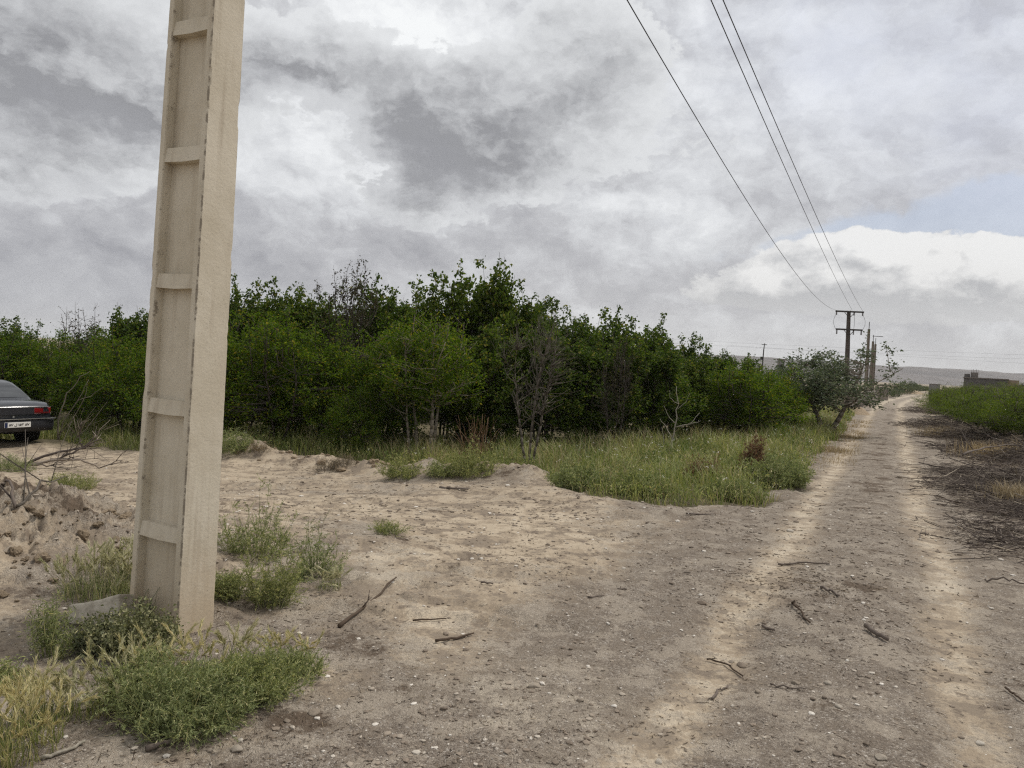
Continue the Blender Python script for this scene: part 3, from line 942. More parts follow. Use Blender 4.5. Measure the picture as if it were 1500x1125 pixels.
# ---------------------------------------------------------------- ground, haze, hills
def build_ground():
    rs = [0.6]
    while rs[-1] < 45: rs.append(rs[-1] * 1.0072)
    while rs[-1] < 150: rs.append(rs[-1] * 1.02)
    while rs[-1] < 3900: rs.append(rs[-1] * 1.08)
    rs = np.array(rs)
    af = np.radians(np.linspace(-48, 48, 820))
    ab = np.radians(np.linspace(48, 312, 110))[1:-1]
    an = np.concatenate([af, ab])
    nr, na = len(rs), len(an)
    Rr, A = np.meshgrid(rs, an, indexing='ij')
    x, y = (Rr * np.sin(A)).ravel(), (Rr * np.cos(A)).ravel()
    z = land(x, y)
    d = road_d(x, y)
    n1 = fbm(x, y, 0.55, 4, seed=61); n2 = fbm(x, y, 2.3, 4, seed=66); n3 = fbm(x, y, 1.0, 4, seed=71)
    trk = np.exp(-((np.abs(d + 0.18 * n1) - 0.68 + 0.10 * n2) / 0.21) ** 2)
    road = ss(2.3, 1.4, np.abs(d) + n2 * 0.5)
    apron = ss(-9.0, -2.0, d + n1 * 3) * ss(13, 8, y) * ss(5.0, 0.5, d)
    gravel = 0.72 * road * (1 - 0.55 * trk) + (1 - road) * (0.36 + 0.75 * n1 + 0.35 * n2) * 1.0 + 0.25 * ss(6.5, 3.5, y) * (1 - trk) * (0.5 + n1)
    gravel = gravel * ss(-14, -5, d)
    pale = 0.56 * trk * ss(2.0, 7, y) + (1 - road) * np.clip(0.25 + 0.9 * n3, 0, 1) * apron * 0.65
    pale += 0.55 * np.exp(-((x - 3.2) / 0.75) ** 2 - ((y - 6.35) / 0.32) ** 2)
    pale += 0.65 * np.exp(-((x - 0.25) / 0.95) ** 2 - ((y - 3.9) / 0.95) ** 2) + 0.30 * np.exp(-((x + 0.9) / 0.8) ** 2 - ((y - 5.7) / 0.8) ** 2)
    litter = 0.62 * ss(1.9, 2.9, d + n2 * 0.7) * ss(7.0, 10.0, y + n1 * 3) * ss(70, 30, y) + 0.45 * ss(0.10, 0.5, n2) * (1 - trk)
    litter += 0.44 * np.exp(-((d - 0.1 + 0.3 * n1) / 0.33) ** 2) * ss(6, 12, y) * ss(60, 30, y)
    litter += 0.5 * np.exp(-((x - 2.55) / 0.6) ** 2 - ((y - 6.1) / 0.45) ** 2)
    litter += 0.34 * np.exp(-((x + 1.4) / 1.2) ** 2 - ((y - 3.3) / 0.7) ** 2) + 0.3 * np.exp(-((x + 1.3) / 0.6) ** 2 - ((y - 4.7) / 0.5) ** 2) + 0.22 * ss(-3.0, -5.0, d) * (0.4 + n3)
    litter += 0.34 * np.exp(-((x + 4.4) / 1.5) ** 2 - ((y - 5.9) / 1.3) ** 2)
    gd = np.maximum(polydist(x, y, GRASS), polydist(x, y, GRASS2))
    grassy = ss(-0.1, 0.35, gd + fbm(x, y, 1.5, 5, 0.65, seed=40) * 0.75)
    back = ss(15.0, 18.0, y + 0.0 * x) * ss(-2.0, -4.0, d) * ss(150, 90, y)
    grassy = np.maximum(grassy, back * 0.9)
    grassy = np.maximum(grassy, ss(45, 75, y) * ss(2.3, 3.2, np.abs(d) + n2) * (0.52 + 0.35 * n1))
    pale += ss(35, 60, y) * ss(2.6, 1.8, np.abs(d)) * 0.5
    i = np.arange(nr - 1)[:, None] * na + np.arange(na)[None]
    j = np.arange(nr - 1)[:, None] * na + (np.arange(na)[None] + 1) % na
    F = np.stack([i, i + na, j + na, j], -1).reshape(-1, 4)
    c = len(x)
    k = np.arange(na)
    F3 = np.stack([np.full(na, c), k, (k + 1) % na], -1)
    V = np.concatenate([np.stack([x, y, z], -1), [[0, 0, gz(0, 0.3)]]])
    ext = lambda a, v=0.3: np.concatenate([a, [v]])
    me = np_mesh('ground', V, [F, F3], True, dict(gravel=ext(gravel), pale=ext(pale), litter=ext(litter), grassy=ext(grassy)))
    g = obj('ground', me, M['ground'])
    g['kind'] = 'structure'


def build_hills():
    def sheet(name, y0, y1, ny, xs, crest, seed):
        ys = np.linspace(y0, y1, ny)
        X, Y = np.meshgrid(xs, ys)
        t = (Y - y0) / (y1 - y0)
        prof = np.sin(np.clip(t, 0, 1) * np.pi) ** 0.9
        rid = fbm(X, Y * 1.3, 1 / 430.0, 7, 0.6, seed=seed)
        rid2 = 1 - 2 * np.abs(fbm(X, Y, 1 / 260.0, 5, 0.55, seed=seed + 9))
        Z = prof * (crest(X) * (0.86 + 0.22 * rid) + 7 * rid2 * ss(-500, 300, X)) - 6
        V = np.stack([X.ravel(), Y.ravel(), Z.ravel()], -1)
        nx = len(xs)
        i = np.arange(ny - 1)[:, None] * nx + np.arange(nx - 1)[None]
        F = np.stack([i, i + 1, i + nx + 1, i + nx], -1).reshape(-1, 4)
        o = obj(name, np_mesh(name, V, [F], True), M['hills'])
        o['kind'] = 'structure'
    # they sink into the plain towards the left
    sheet('hills', 2050, 3250, 90, np.linspace(-2600, 3300, 520), lambda X: (67 + 6 * np.sin(X / 440.0) - 3 * np.sin(X / 160.0)) * ss(-500, 450, X), 3)


def build_haze():
    b = MB()
    b.box((0, 0, 45), (9600, 9600, 112))
    def vol():
        n = node('ShaderNodeVolumePrincipled')
        n.inputs['Color'].default_value = (0.97, 0.97, 0.97, 1)
        n.inputs['Density'].default_value = 0.00017
        n.inputs['Anisotropy'].default_value = 0.0
        return S(n.outputs[0])
    m = bpy.data.materials.new('thin dusty air')
    m.use_nodes = True
    m.node_tree.nodes.clear()
    S.nt = m.node_tree
    out = node('ShaderNodeOutputMaterial')
    S.nt.links.new(vol().s, out.inputs['Volume'])
    o = b.build('haze', m)
    o['kind'] = 'stuff'
    tag(o, 'thin pale dusty air that fades the far hills', 'haze')


# ---------------------------------------------------------------- concrete power poles
U = np.array([0.894, -0.447]); W_ = np.array([0.447, 0.894])


def ladder_pole(H, a0, a1, b0, b1, step=0.755, first=0.575, fine=True, seed=1, rung_h=0.085):
    """H-section pole: two flanges, a set-back web and rungs. local x = wide face, y = depth"""
    rng = np.random.default_rng(seed)
    V, Fq, E, FL = [], [], [], []
    n0 = 0
    zs = np.linspace(-0.4, H, 620 if fine else 24)
    for s in (-1, 1):
        wa = 0.050
        rows = []
        for z in zs:
            t = max(z, 0) / H
            a, b = (a0 + (a1 - a0) * t) / 2, (b0 + (b1 - b0) * t) / 2
            bev = 0.007
            xo, xi = s * a, s * (a - wa * (1 - 0.25 * t))
            e = 0.016
            pts = [(xo - s * e, -b, 0), (xo - s * bev, -b, 1), (xo, -b + bev, 1), (xo, -b + e, 0), (xo, b - e, 0), (xo, b - bev, 1), (xo - s * bev, b, 1), (xo - s * e, b, 0),
                   (xi + s * bev, b, 0), (xi, b - bev, 0), (xi, -b + bev, 0.8 if s < 0 else 0.2), (xi + s * 0.004, -b, 0.8 if s < 0 else 0.2), (xi + s * 0.013, -b, 0)]
            rows.append(pts)
        rows = np.array(rows)                           # nz, 8, 3
        if fine:
            nz = len(zs)
            for c in range(13):
                chip = np.clip(fbm(zs * 1.0, zs * 0 + (c + 1) // 4 * 7.3 + s, 6.0, 5, 0.65, seed=seed) - 0.14, 0, 1) * 0.012
                edge = rows[:, c, 2] > 0.9
                wob = fbm(zs, zs * 0, 0.7, 2, seed=seed + 3) * 0.0015
                sy = np.sign(-rows[:, c, 1])
                rows[:, c, 0] += np.where(edge, -s * chip, 0) + wob * 0.5
                rows[:, c, 1] += np.where(edge, sy * chip, 0)
        k = 13
        V.append(rows[:, :, :2]); E.append(rows[:, :, 2])
        i = np.arange(len(zs) - 1)[:, None] * k + np.arange(k)[None]
        j = np.arange(len(zs) - 1)[:, None] * k + (np.arange(k)[None] + 1) % k
        f = np.stack([i, j, j + k, i + k], -1).reshape(-1, 4)
        # consistent outward winding
        if s < 0: f = f[:, ::-1]
        Fq.append(f + n0)
        n0 += len(zs) * k
    Vn = np.concatenate([np.concatenate([v, np.repeat(zs[:, None, None], 13, 1)], 2).reshape(-1, 3) for v in V])
    Ev = np.concatenate([e.ravel() for e in E])
    parts_f = list(Fq)
    # lids
    topl = [[(len(zs) - 1) * 13 + q for q in range(13)], [len(zs) * 13 + (len(zs) - 1) * 13 + q for q in range(13)]]
    MBx = MB()
    # web, made of separate tapering boards so that nothing is flush
    def frus(z0, z1, ya, yb, inset=0.0):
        vs_ = []
        for z in (z0, z1):
            t = max(z, 0) / H
            a = (a0 + (a1 - a0) * t) / 2 - 0.050 * (1 - 0.25 * t) + 0.004 - inset
            b = (b0 + (b1 - b0) * t) / 2
            y0_, y1_ = ya(b), yb(b)
            vs_ += [(-a, y0_, z), (a, y0_, z), (a, y1_, z), (-a, y1_, z)]
        MBx.add(vs_, [(3, 2, 1, 0), (4, 5, 6, 7), (0, 1, 5, 4), (1, 2, 6, 5), (2, 3, 7, 6), (3, 0, 4, 7)])
    frus(-0.4, H - 0.02, lambda b: -(b - 0.062), lambda b: b - 0.062)
    z = first
    while z < H - 0.2:
        vs_ = []
        for zz, dz in ((z, 0), (z + rung_h, 1)):
            t = zz / H
            a = (a0 + (a1 - a0) * t) / 2 - 0.050 * (1 - 0.25 * t) + 0.006
            b = (b0 + (b1 - b0) * t) / 2
            for sgn in (-1,):
                pass
            bb = b - 0.006 - (0.012 if dz else 0.0)
            sag = -0.006 if not dz else 0
            vs_ += [(-a, -bb, zz), (0, -bb, zz + sag), (a, -bb, zz), (a, bb, zz), (0, bb, zz + sag), (-a, bb, zz)]
        MBx.add(vs_, [(5, 4, 3, 2, 1, 0), (6, 7, 8, 9, 10, 11), (0, 1, 7, 6), (1, 2, 8, 7), (2, 3, 9, 8), (3, 4, 10, 9), (4, 5, 11, 10), (5, 0, 6, 11)])
        z += step
    v2 = np.array(MBx.v)
    fs = [np.concatenate(Fq)] + [np.array(topl)]
    allf = {}
    for f in fs: allf.setdefault(f.shape[1], []).append(f)
    for kk, f in MBx.f.items(): allf.setdefault(kk, []).append(np.array(f) + len(Vn))
    VV = np.concatenate([Vn, v2])
    edge = np.concatenate([Ev * 0.66, np.zeros(len(v2))])
    fl = np.zeros(len(VV))
    return np_mesh('pole', VV, [np.concatenate(f) for f in allf.values()], False, dict(edge=edge, fleck=fl))


def insulator(mb, c, h=0.16, r=0.05):
    for k in range(4):
        z = c[2] - h * k / 4
        mb.tube([(c[0], c[1], z), (c[0], c[1], z - h * 0.10), (c[0], c[1], z - h * 0.22)], [r * 0.45, r, r * 0.4], 10)


def catenary(A, B, sag, n=60):
    A, B = np.array(A, float), np.array(B, float)
    t = np.linspace(0, 1, n)[:, None]
    p = A + (B - A) * t
    p[:, 2] -= sag * 4 * (t * (1 - t))[:, 0]
    return p


def build_poles():
    # the near pole
    bx, by = -2.032, 4.56
    r = empty('utility_pole', (bx, by, 0))
    tag(r, 'beige concrete pole with recessed ladder panels rising out of the weeds close by', 'utility pole')
    ang = math.atan2(U[1], U[0])
    lx = 0.020
    p = obj('shaft', ladder_pole(7.6, 0.440, 0.320, 0.276, 0.19), M['concrete'], r)
    p.matrix_local = Matrix.Rotation(math.atan(lx), 4, 'Y') @ Matrix.Rotation(ang, 4, 'Z')
    sag_ = NEAR_TOP = Vector((bx + lx * 7.3, by, 7.3))
    dx, dy = 0.455, 0.890                              # line direction
    px_, py_ = dy, -dx
    m = MB()
    a, b = NEAR_TOP + Vector((px_, py_, 0)) * -1.3, NEAR_TOP + Vector((px_, py_, 0)) * 2.2
    m.box((a + b) / 2 - Vector((dx, dy, 0)) * 0.17, (3.6, 0.09, 0.10), math.atan2(py_, px_))
    m.build('crossarm', M['steel'], r).location = (-bx, -by, 0)
    # the far pole
    fx, fz = at_y(1243.5, 455, 62.7)
    fb = at_y(1239, 585, 62.7)[0]
    q = empty('utility_pole', (fb, 62.7, gz(fb, 62.7)))
    tag(q, 'distant dark power pole with two crossarms behind the grey roadside tree', 'utility pole')
    H = fz - q.location.z
    ln = (fx - fb) / H
    s = obj('shaft', ladder_pole(H, 0.42, 0.26, 0.26, 0.18, fine=False), M['darkpole'], q)
    s.matrix_local = Matrix.Rotation(math.atan(ln), 4, 'Y') @ Matrix.Rotation(-0.2, 4, 'Z')
    ra = math.atan2(py_, px_) * 0.25
    ux, uy = math.cos(ra), math.sin(ra)
    def P(sx, z): return Vector((ln * z + sx * ux, sx * uy - 0.16, z))
    for zz, half in ((H - 0.10, 1.13), (H - 1.60, 1.06)):
        c = MB(); c.box(P(0.0, zz), (2 * half, 0.11, 0.13), ra); arm = c.build('crossarm', M['steel'], q)
        for e in (-1, 1):
            k = MB(); k.tube([P(e * 0.42, zz - 0.05), P(e * 0.03, zz - 0.50)], 0.025, 6); k.build('brace', M['steel'], arm)
        for sx in (-half + 0.08, 0.36, half - 0.08):
            k = MB(); insulator(k, P(sx, zz - 0.06), 0.36 if zz < H - 1 else 0.26, 0.075); k.build('insulator', M['porcelain'], arm, True)
    for sx in (-1.05, 0.36, 1.05):
        k = MB()
        pts = [P(sx + (0.22 if sx > 0.9 else -0.22 if sx < 0 else 0.05) * math.sin(math.pi * t), H - 0.3 - 1.35 * t) for t in np.linspace(0, 1, 10)]
        k.tube(pts, 0.012, 5); k.build('jumper', M['wire'], q)
    # conductors between them: pass through the surveyed sky directions
    base = Vector(q.location)
    ends = [base + P(-1.05, H - 0.02), base + P(0.20, H + 0.03), base + P(1.05, H - 0.02)]
    seen = [((918, 0), (1075, 264)), ((1040, 0), (1150, 240)), ((1058, 0), (1160, 236))]
    for w, (E, pp) in enumerate(zip(ends, seen)):
        best = None
        for sA in np.linspace(-2.5, 4.0, 131):
            for sg in np.linspace(0.3, 3.0, 28):
                A = NEAR_TOP + Vector((px_, py_, 0)) * float(sA) + Vector((0, 0, 0.08))
                pts = catenary(A, E, float(sg), 200)
                c = (pts - np.array([0, 0, HC])) @ _RC
                uu = 750 + 1091 * c[:, 0] / np.maximum(-c[:, 2], 1e-3); vv = 562.5 - 1091 * c[:, 1] / np.maximum(-c[:, 2], 1e-3)
                ok = -c[:, 2] > 0.5
                uu, vv = uu[ok], vv[ok]
                err = 0
                for (tu, tv) in pp:
                    o_ = np.argsort(vv)
                    err += (np.interp(tv, vv[o_], uu[o_]) - tu) ** 2
                if best is None or err < best[0]: best = (err, A, float(sg))
        print('wire', w, best)
        k = MB(); k.tube(catenary(best[1], E, best[2], 90), 0.0085, 6)
        o = k.build('power_line', M['wire'])
        tag(o, ['leftmost of the three wires sweeping down to the far pole', 'middle one of the three wires sweeping down to the far pole',
                'rightmost of the three wires sweeping down to the far pole'][w], 'wire', 'overhead wires along the track')
        i_ = MB(); top = Vector(best[1])
        insulator(i_, (top.x - bx, top.y - by, top.z + 0.02), 0.16, 0.05); i_.build('insulator', M['porcelain'], r, True)
    # tan poles beyond
    for (pxb, pyt, Y, kk, lab) in ((1271, 482, 78, 'tanpole', 'tallest and nearest of the tan concrete poles beyond the block wall'),
                                   (1277, 500, 86, 'tanpole', 'middle one of the tan concrete poles beyond the block wall'),
                                   (1280.5, 504, 92, 'tanpole', 'thin rightmost of the tan concrete poles beyond the block wall')):
        x, zt = at_y(pxb + 2, pyt, Y)
        x0 = at_y(pxb - 3, 575, Y)[0]
        g = gz(x0, Y)
        e = empty('utility_pole', (x0, Y, g)); tag(e, lab, 'utility pole', 'tan poles beyond the wall')
        Hh = zt - g
        s = obj('shaft', ladder_pole(Hh, 0.34, 0.20, 0.24, 0.16, fine=False), M[kk], e)
        s.matrix_local = Matrix.Rotation(math.atan((x - x0) / Hh), 4, 'Y') @ Matrix.Rotation(0.3, 4, 'Z')
        k = MB(); k.tube([(x - x0, 0, Hh - 0.05), (x - x0, 0, Hh + 0.75)], 0.035, 6)
        if pxb == 1277: k.box((x - x0 + 0.5, 0, Hh - 0.1 + 0.7), (1.2, 0.06, 0.06))
        k.build('pin', M['steel'], e)
    # antenna mast beyond the orchard
    x, zt = at_y(1120.5, 497, 70); x0 = x - 0.15
    e = empty('antenna_mast', (x0, 70, gz(x0, 70))); tag(e, 'thin metal mast rising behind the orchard tops', 'mast')
    k = MB(); k.tube([(0, 0, -0.2), (0.1, 0, zt - 0.6), (0.15, 0, zt)], [0.07, 0.05, 0.035], 6); k.build('pole', M['steel'], e)
    k = MB(); k.box((0.12, 0, zt - 0.12), (0.5, 0.05, 0.05)); k.build('crosspiece', M['steel'], e)
    k = MB(); k.box((-0.05, 0, zt - 1.4), (0.22, 0.1, 0.3)); k.build('junction_box', M['steel'], e)
    # thin far line across the plain
    for w, (z0, z1, xa, xb, lab) in enumerate(((8.6, 9.0, 60, 420, 'long thin wire crossing low above the far hills at right'),
                                               (10.9, 10.4, -60, 150, 'upper of two faint wires crossing behind the mast'),
                                               (9.9, 9.2, -60, 150, 'lower of two faint wires crossing behind the mast'))):
        k = MB(); k.tube(catenary((xa, 210, z0 + 1), (xb, 210, z1 + 1), 1.2, 40), 0.017, 4)
        tag(k.build('power_line', M['wire']), lab, 'wire', 'far wires over the plain')


# ---------------------------------------------------------------- the parked car
def build_car():
    px_, py_ = 22.0, 607.0
    Y = 16.2
    x, _ = at_y(px_, py_, Y)
    hd = math.radians(90 + 61)                        # heading measured from +X
    g = gz(x - 1.0, Y + 0.5)
    car = empty('parked_car', (x, Y, g), hd)
    tag(car, 'dark navy saloon car seen from behind at the orchard edge', 'car')
    # body: ring stations along the length, x forward from the tail
    st = [(0.02, 0.74, 0.50, 0.86), (0.06, 0.79, 0.36, 0.90), (0.16, 0.835, 0.33, 0.955), (0.45, 0.86, 0.26, 0.985), (0.80, 0.865, 0.24, 0.995), (1.3, 0.868, 0.22, 0.95),
          (2.2, 0.87, 0.22, 0.93), (3.1, 0.865, 0.22, 0.93), (3.55, 0.855, 0.24, 0.90), (4.0, 0.83, 0.26, 0.83), (4.28, 0.79, 0.32, 0.75), (4.36, 0.72, 0.42, 0.68)]
    rings = []
    for (sx, w, zb, zt) in st:
        half = [(0.0, zb), (w * 0.80, zb), (w * 0.96, zb + 0.07), (w, (zb + zt) / 2 - 0.08), (w * 0.995, zt - 0.20), (w * 0.965, zt - 0.055), (w * 0.90, zt - 0.012), (w * 0.6, zt + 0.006), (0.0, zt + 0.014)]
        ring = [(sx, y, z) for y, z in half] + [(sx, -y, z) for y, z in half[-2:0:-1]]
        rings.append(ring)
    b = MB()
    n = len(rings[0])
    b.add([p for r_ in rings for p in r_], [(i * n + j, i * n + (j + 1) % n, (i + 1) * n + (j + 1) % n, (i + 1) * n + j) for i in range(len(rings) - 1) for j in range(n)]
          + [tuple(range(n - 1, -1, -1)), tuple(range((len(rings) - 1) * n, len(rings) * n))])
    # cabin with pillars
    cab = []
    for (z, xr, xf, w, c) in ((0.955, 0.70, 3.42, 0.775, 0.10), (1.05, 0.84, 3.18, 0.755, 0.10), (1.20, 1.06, 2.86, 0.70, 0.11), (1.335, 1.30, 2.58, 0.635, 0.13), (1.385, 1.46, 2.45, 0.585, 0.16), (1.405, 1.66, 2.30, 0.46, 0.18)):
        cab.append([(xr, w - c, z), (xr, 0.0, z), (xr, -(w - c), z), (xr + c * 0.8, -w, z), ((xr + xf) / 2, -w - 0.005, z), (xf - c, -w, z), (xf, -(w - c), z), (xf, 0, z), (xf, w - c, z), (xf - c, w, z), ((xr + xf) / 2, w + 0.005, z), (xr + c * 0.8, w, z)])
    n2 = 12
    b.add([p for r_ in cab for p in r_], [(i * n2 + j, (i + 1) * n2 + j, (i + 1) * n2 + (j + 1) % n2, i * n2 + (j + 1) % n2) for i in range(len(cab) - 1) for j in range(n2)]
          + [tuple(range((len(cab) - 1) * n2, len(cab) * n2))])
    body = b.build('body', M['paint'], car, True)
    md = body.modifiers.new('bevel', 'BEVEL'); md.width = 0.012; md.segments = 2; md.limit_method = 'ANGLE'; md.angle_limit = math.radians(28)
    # rear window: follows the cabin's back, 4 mm proud
    gl = MB()
    rows = [(1.035, 0.82, 0.70), (1.12, 0.942, 0.665), (1.20, 1.06, 0.625), (1.335, 1.30, 0.52)]
    vv = []
    for z, xr, w in rows:
        for f in (-1, -0.5, 0, 0.5, 1): vv.append((xr - 0.010 + 0.05 * abs(f) ** 3 * 0.2, f * w, z + 0.002))
    gl.add(vv, [(i * 5 + j, (i + 1) * 5 + j, (i + 1) * 5 + j + 1, i * 5 + j + 1) for i in range(3) for j in range(4)])
    gl.build('rear_window', M['glass'], car, True)
    ws = MB()
    ws.add([(3.345, -0.66, 1.0), (3.345, 0.66, 1.0), (2.60, 0.53, 1.335), (2.60, -0.53, 1.335)], [(0, 1, 2, 3)])
    ws.build('windscreen', M['glass'], car)
    for s in (-1, 1):
        for (xa, xb, xc, xd) in ((1.10, 1.95, 1.95, 1.42), (2.02, 3.10, 2.52, 2.02)):
            q = MB(); q.add([(xa, s * 0.772, 1.01), (xb, s * 0.772, 1.01), (xc, s * 0.650, 1.325), (xd, s * 0.650, 1.325)], [(0, 1, 2, 3) if s < 0 else (3, 2, 1, 0)])
            q.build('side_window', M['glass'], car)
        for hx in (1.72, 2.75):
            d = MB(); d.box((hx, s * 0.873, 0.80), (0.16, 0.03, 0.03)); d.build('handle', M['plastic'], car, bevel=0.006)
        k = MB(); k.box((2.0, s * 0.876, 0.52), (2.0, 0.02, 0.07)); k.build('side_trim', M['plastic'], car, bevel=0.005)
    # tail: lid with its shut line, garnish, lamps, bumper, plate
    t = MB()
    t.box((0.055, 0, 0.872), (0.10, 1.46, 0.012)); lid = t.build('lid_trim', M['chrome'], car)
    gsh = MB(); gsh.box((0.035, 0, 0.785), (0.05, 0.82, 0.15)); gsh.build('tail_panel', M['plastic'], car, bevel=0.006)
    for s in (-1, 1):
        l = MB()
        l.add([(0.008, s * 0.40, 0.715), (0.030, s * 0.765, 0.72), (0.030, s * 0.775, 0.855), (0.008, s * 0.40, 0.858),
               (0.14, s * 0.40, 0.715), (0.16, s * 0.812, 0.72), (0.16, s * 0.812, 0.850), (0.14, s * 0.40, 0.858)],
              [(0, 3, 2, 1), (4, 5, 6, 7), (0, 1, 5, 4), (1, 2, 6, 5), (2, 3, 7, 6), (3, 0, 4, 7)] if s > 0 else [(1, 2, 3, 0), (7, 6, 5, 4), (4, 5, 1, 0), (5, 6, 2, 1), (6, 7, 3, 2), (7, 4, 0, 3)])
        lamp = l.build('tail_light', M['redlens'], car, bevel=0.012)
        l2 = MB(); l2.box((0.004, s * 0.56, 0.745), (0.01, 0.30, 0.035)); l2.build('lens_band', M['amber'], lamp)
        h = MB(); h.box((4.31, s * 0.58, 0.64), (0.10, 0.32, 0.13)); h.build('headlight', M['clear'], car, bevel=0.02)
    bp = MB()
    prof = [(-0.055, 0.615), (-0.075, 0.56), (-0.075, 0.44), (-0.045, 0.345), (0.06, 0.325)]
    ys = [-0.875, -0.80, -0.55, 0, 0.55, 0.80, 0.875]
    vv = []
    for y in ys:
        k = 0.0 if abs(y) < 0.6 else (0.035 if abs(y) < 0.85 else 0.15)
        vv += [(xx + k, y, z) for xx, z in prof]
    # wrap to the flanks
    for s, at in ((-1, 0), (1, len(vv))):
        pass
    vv += [(0.70, -0.885, z) for xx, z in prof] + [(0.70, 0.885, z) for xx, z in prof] + [(0.70, -0.60, z) for xx, z in prof] + [(0.70, 0.60, z) for xx, z in prof]
    m5 = 5
    def strip(i, j): return [(i * m5 + k, i * m5 + k + 1, j * m5 + k + 1, j * m5 + k) for k in range(4)]
    fs = []
    for i in range(6): fs += strip(i, i + 1)
    fs += strip(7, 0) + strip(6, 8)
    fs += [(7 * m5, 0, 5, 10, 15, 20, 25, 30, 8 * m5)]
    bp.add(vv, fs)
    bp.build('bumper', M['plastic'], car, True)
    ct = MB(); ct.box((-0.072, 0, 0.622), (0.045, 1.66, 0.016)); ct.build('bumper_strip', M['chrome'], car)
    em = MB(); em.tube([(0.0, 0.03, 0.668), (-0.004, 0.03, 0.668)], 0.022, 10); em.build('boot_lock', M['chrome'], car)
    pl = MB(); pl.box((-0.082, -0.02, 0.50), (0.012, 0.54, 0.115)); plate = pl.build('number_plate', M['white'], car, bevel=0.003)
    bl = MB(); bl.box((-0.0895, 0.215, 0.50), (0.004, 0.055, 0.107)); bl.build('plate_strip', M['blue'], plate)
    fx = bpy.data.curves.new('plate_digits', 'FONT')
    fx.body = '\u06f5\u06f7 \u0644 \u06f1\u06f5\u06f3 \u06f5\u06f7'
    fx.size = 0.125; fx.align_x = 'CENTER'; fx.align_y = 'CENTER'; fx.extrude = 0.0015; fx.offset = 0.0035
    to = bpy.data.objects.new('plate_digits', fx); COL.objects.link(to)
    bpy.context.view_layer.update()
    me = bpy.data.meshes.new_from_object(to.evaluated_get(bpy.context.evaluated_depsgraph_get()))
    bpy.data.objects.remove(to)
    co = np.array([v.co[:] for v in me.vertices])
    if len(co):
        c = (co.max(0) + co.min(0)) / 2
        k = 0.42 / max(co[:, 0].max() - co[:, 0].min(), 1e-3)
        kh = 0.078 / max(co[:, 1].max() - co[:, 1].min(), 1e-3)
        for v in me.vertices:
            p = v.co
            v.co = (-0.090 - (p.z) * 1.0, -(p.x - c[0]) * k - 0.05, 0.50 + (p.y - c[1]) * kh)
        me.materials.clear()
        o = obj('plate_digits', me, M['ink'], plate)
    print('plate verts', len(co))
    for (ax, nm) in ((0.93, 0), (3.58, 0)):
        for s in (-1, 1):
            w = empty('wheel', (0, 0, 0)); w.parent = car; w.location = (ax, s * 0.735, 0.292)
            ty = MB()
            R_ = 0.297
            pr = [(R_ * 0.66, -0.085), (R_ * 0.93, -0.095), (R_ * 0.99, -0.07), (R_, -0.03), (R_, 0.03), (R_ * 0.99, 0.07), (R_ * 0.93, 0.095), (R_ * 0.66, 0.085)]
            K = 36
            vv = [(rr * math.cos(2 * math.pi * a / K), yy, rr * math.sin(2 * math.pi * a / K)) for a in range(K) for rr, yy in pr]
            ty.add(vv, [(a * 8 + i, a * 8 + (i + 1) % 8, ((a + 1) % K) * 8 + (i + 1) % 8, ((a + 1) % K) * 8 + i) for a in range(K) for i in range(8)])
            ty.build('tyre', M['rubber'], w, True)
            rm = MB(); rm.tube([(0, s * 0.07, 0), (0, s * 0.03, 0), (0, -s * 0.05, 0)], [R_ * 0.5, R_ * 0.67, R_ * 0.67], 24); rm.build('rim', M['rim'], w)
            ar = MB(); ar.tube([(ax, s * 0.62, 0.30), (ax, s * 0.872, 0.30)], 0.345, 28); ar.build('wheel_arch', M['dark'], car)
    ex = MB(); ex.tube([(-0.02, 0.50, 0.265), (0.5, 0.50, 0.265)], 0.025, 10); ex.box((0.7, -0.3, 0.30), (0.5, 0.5, 0.12)); ex.tube([(0.93, -0.7, 0.29), (0.93, 0.7, 0.29)], 0.04, 8)
    ex.build('exhaust', M['dark'], car)


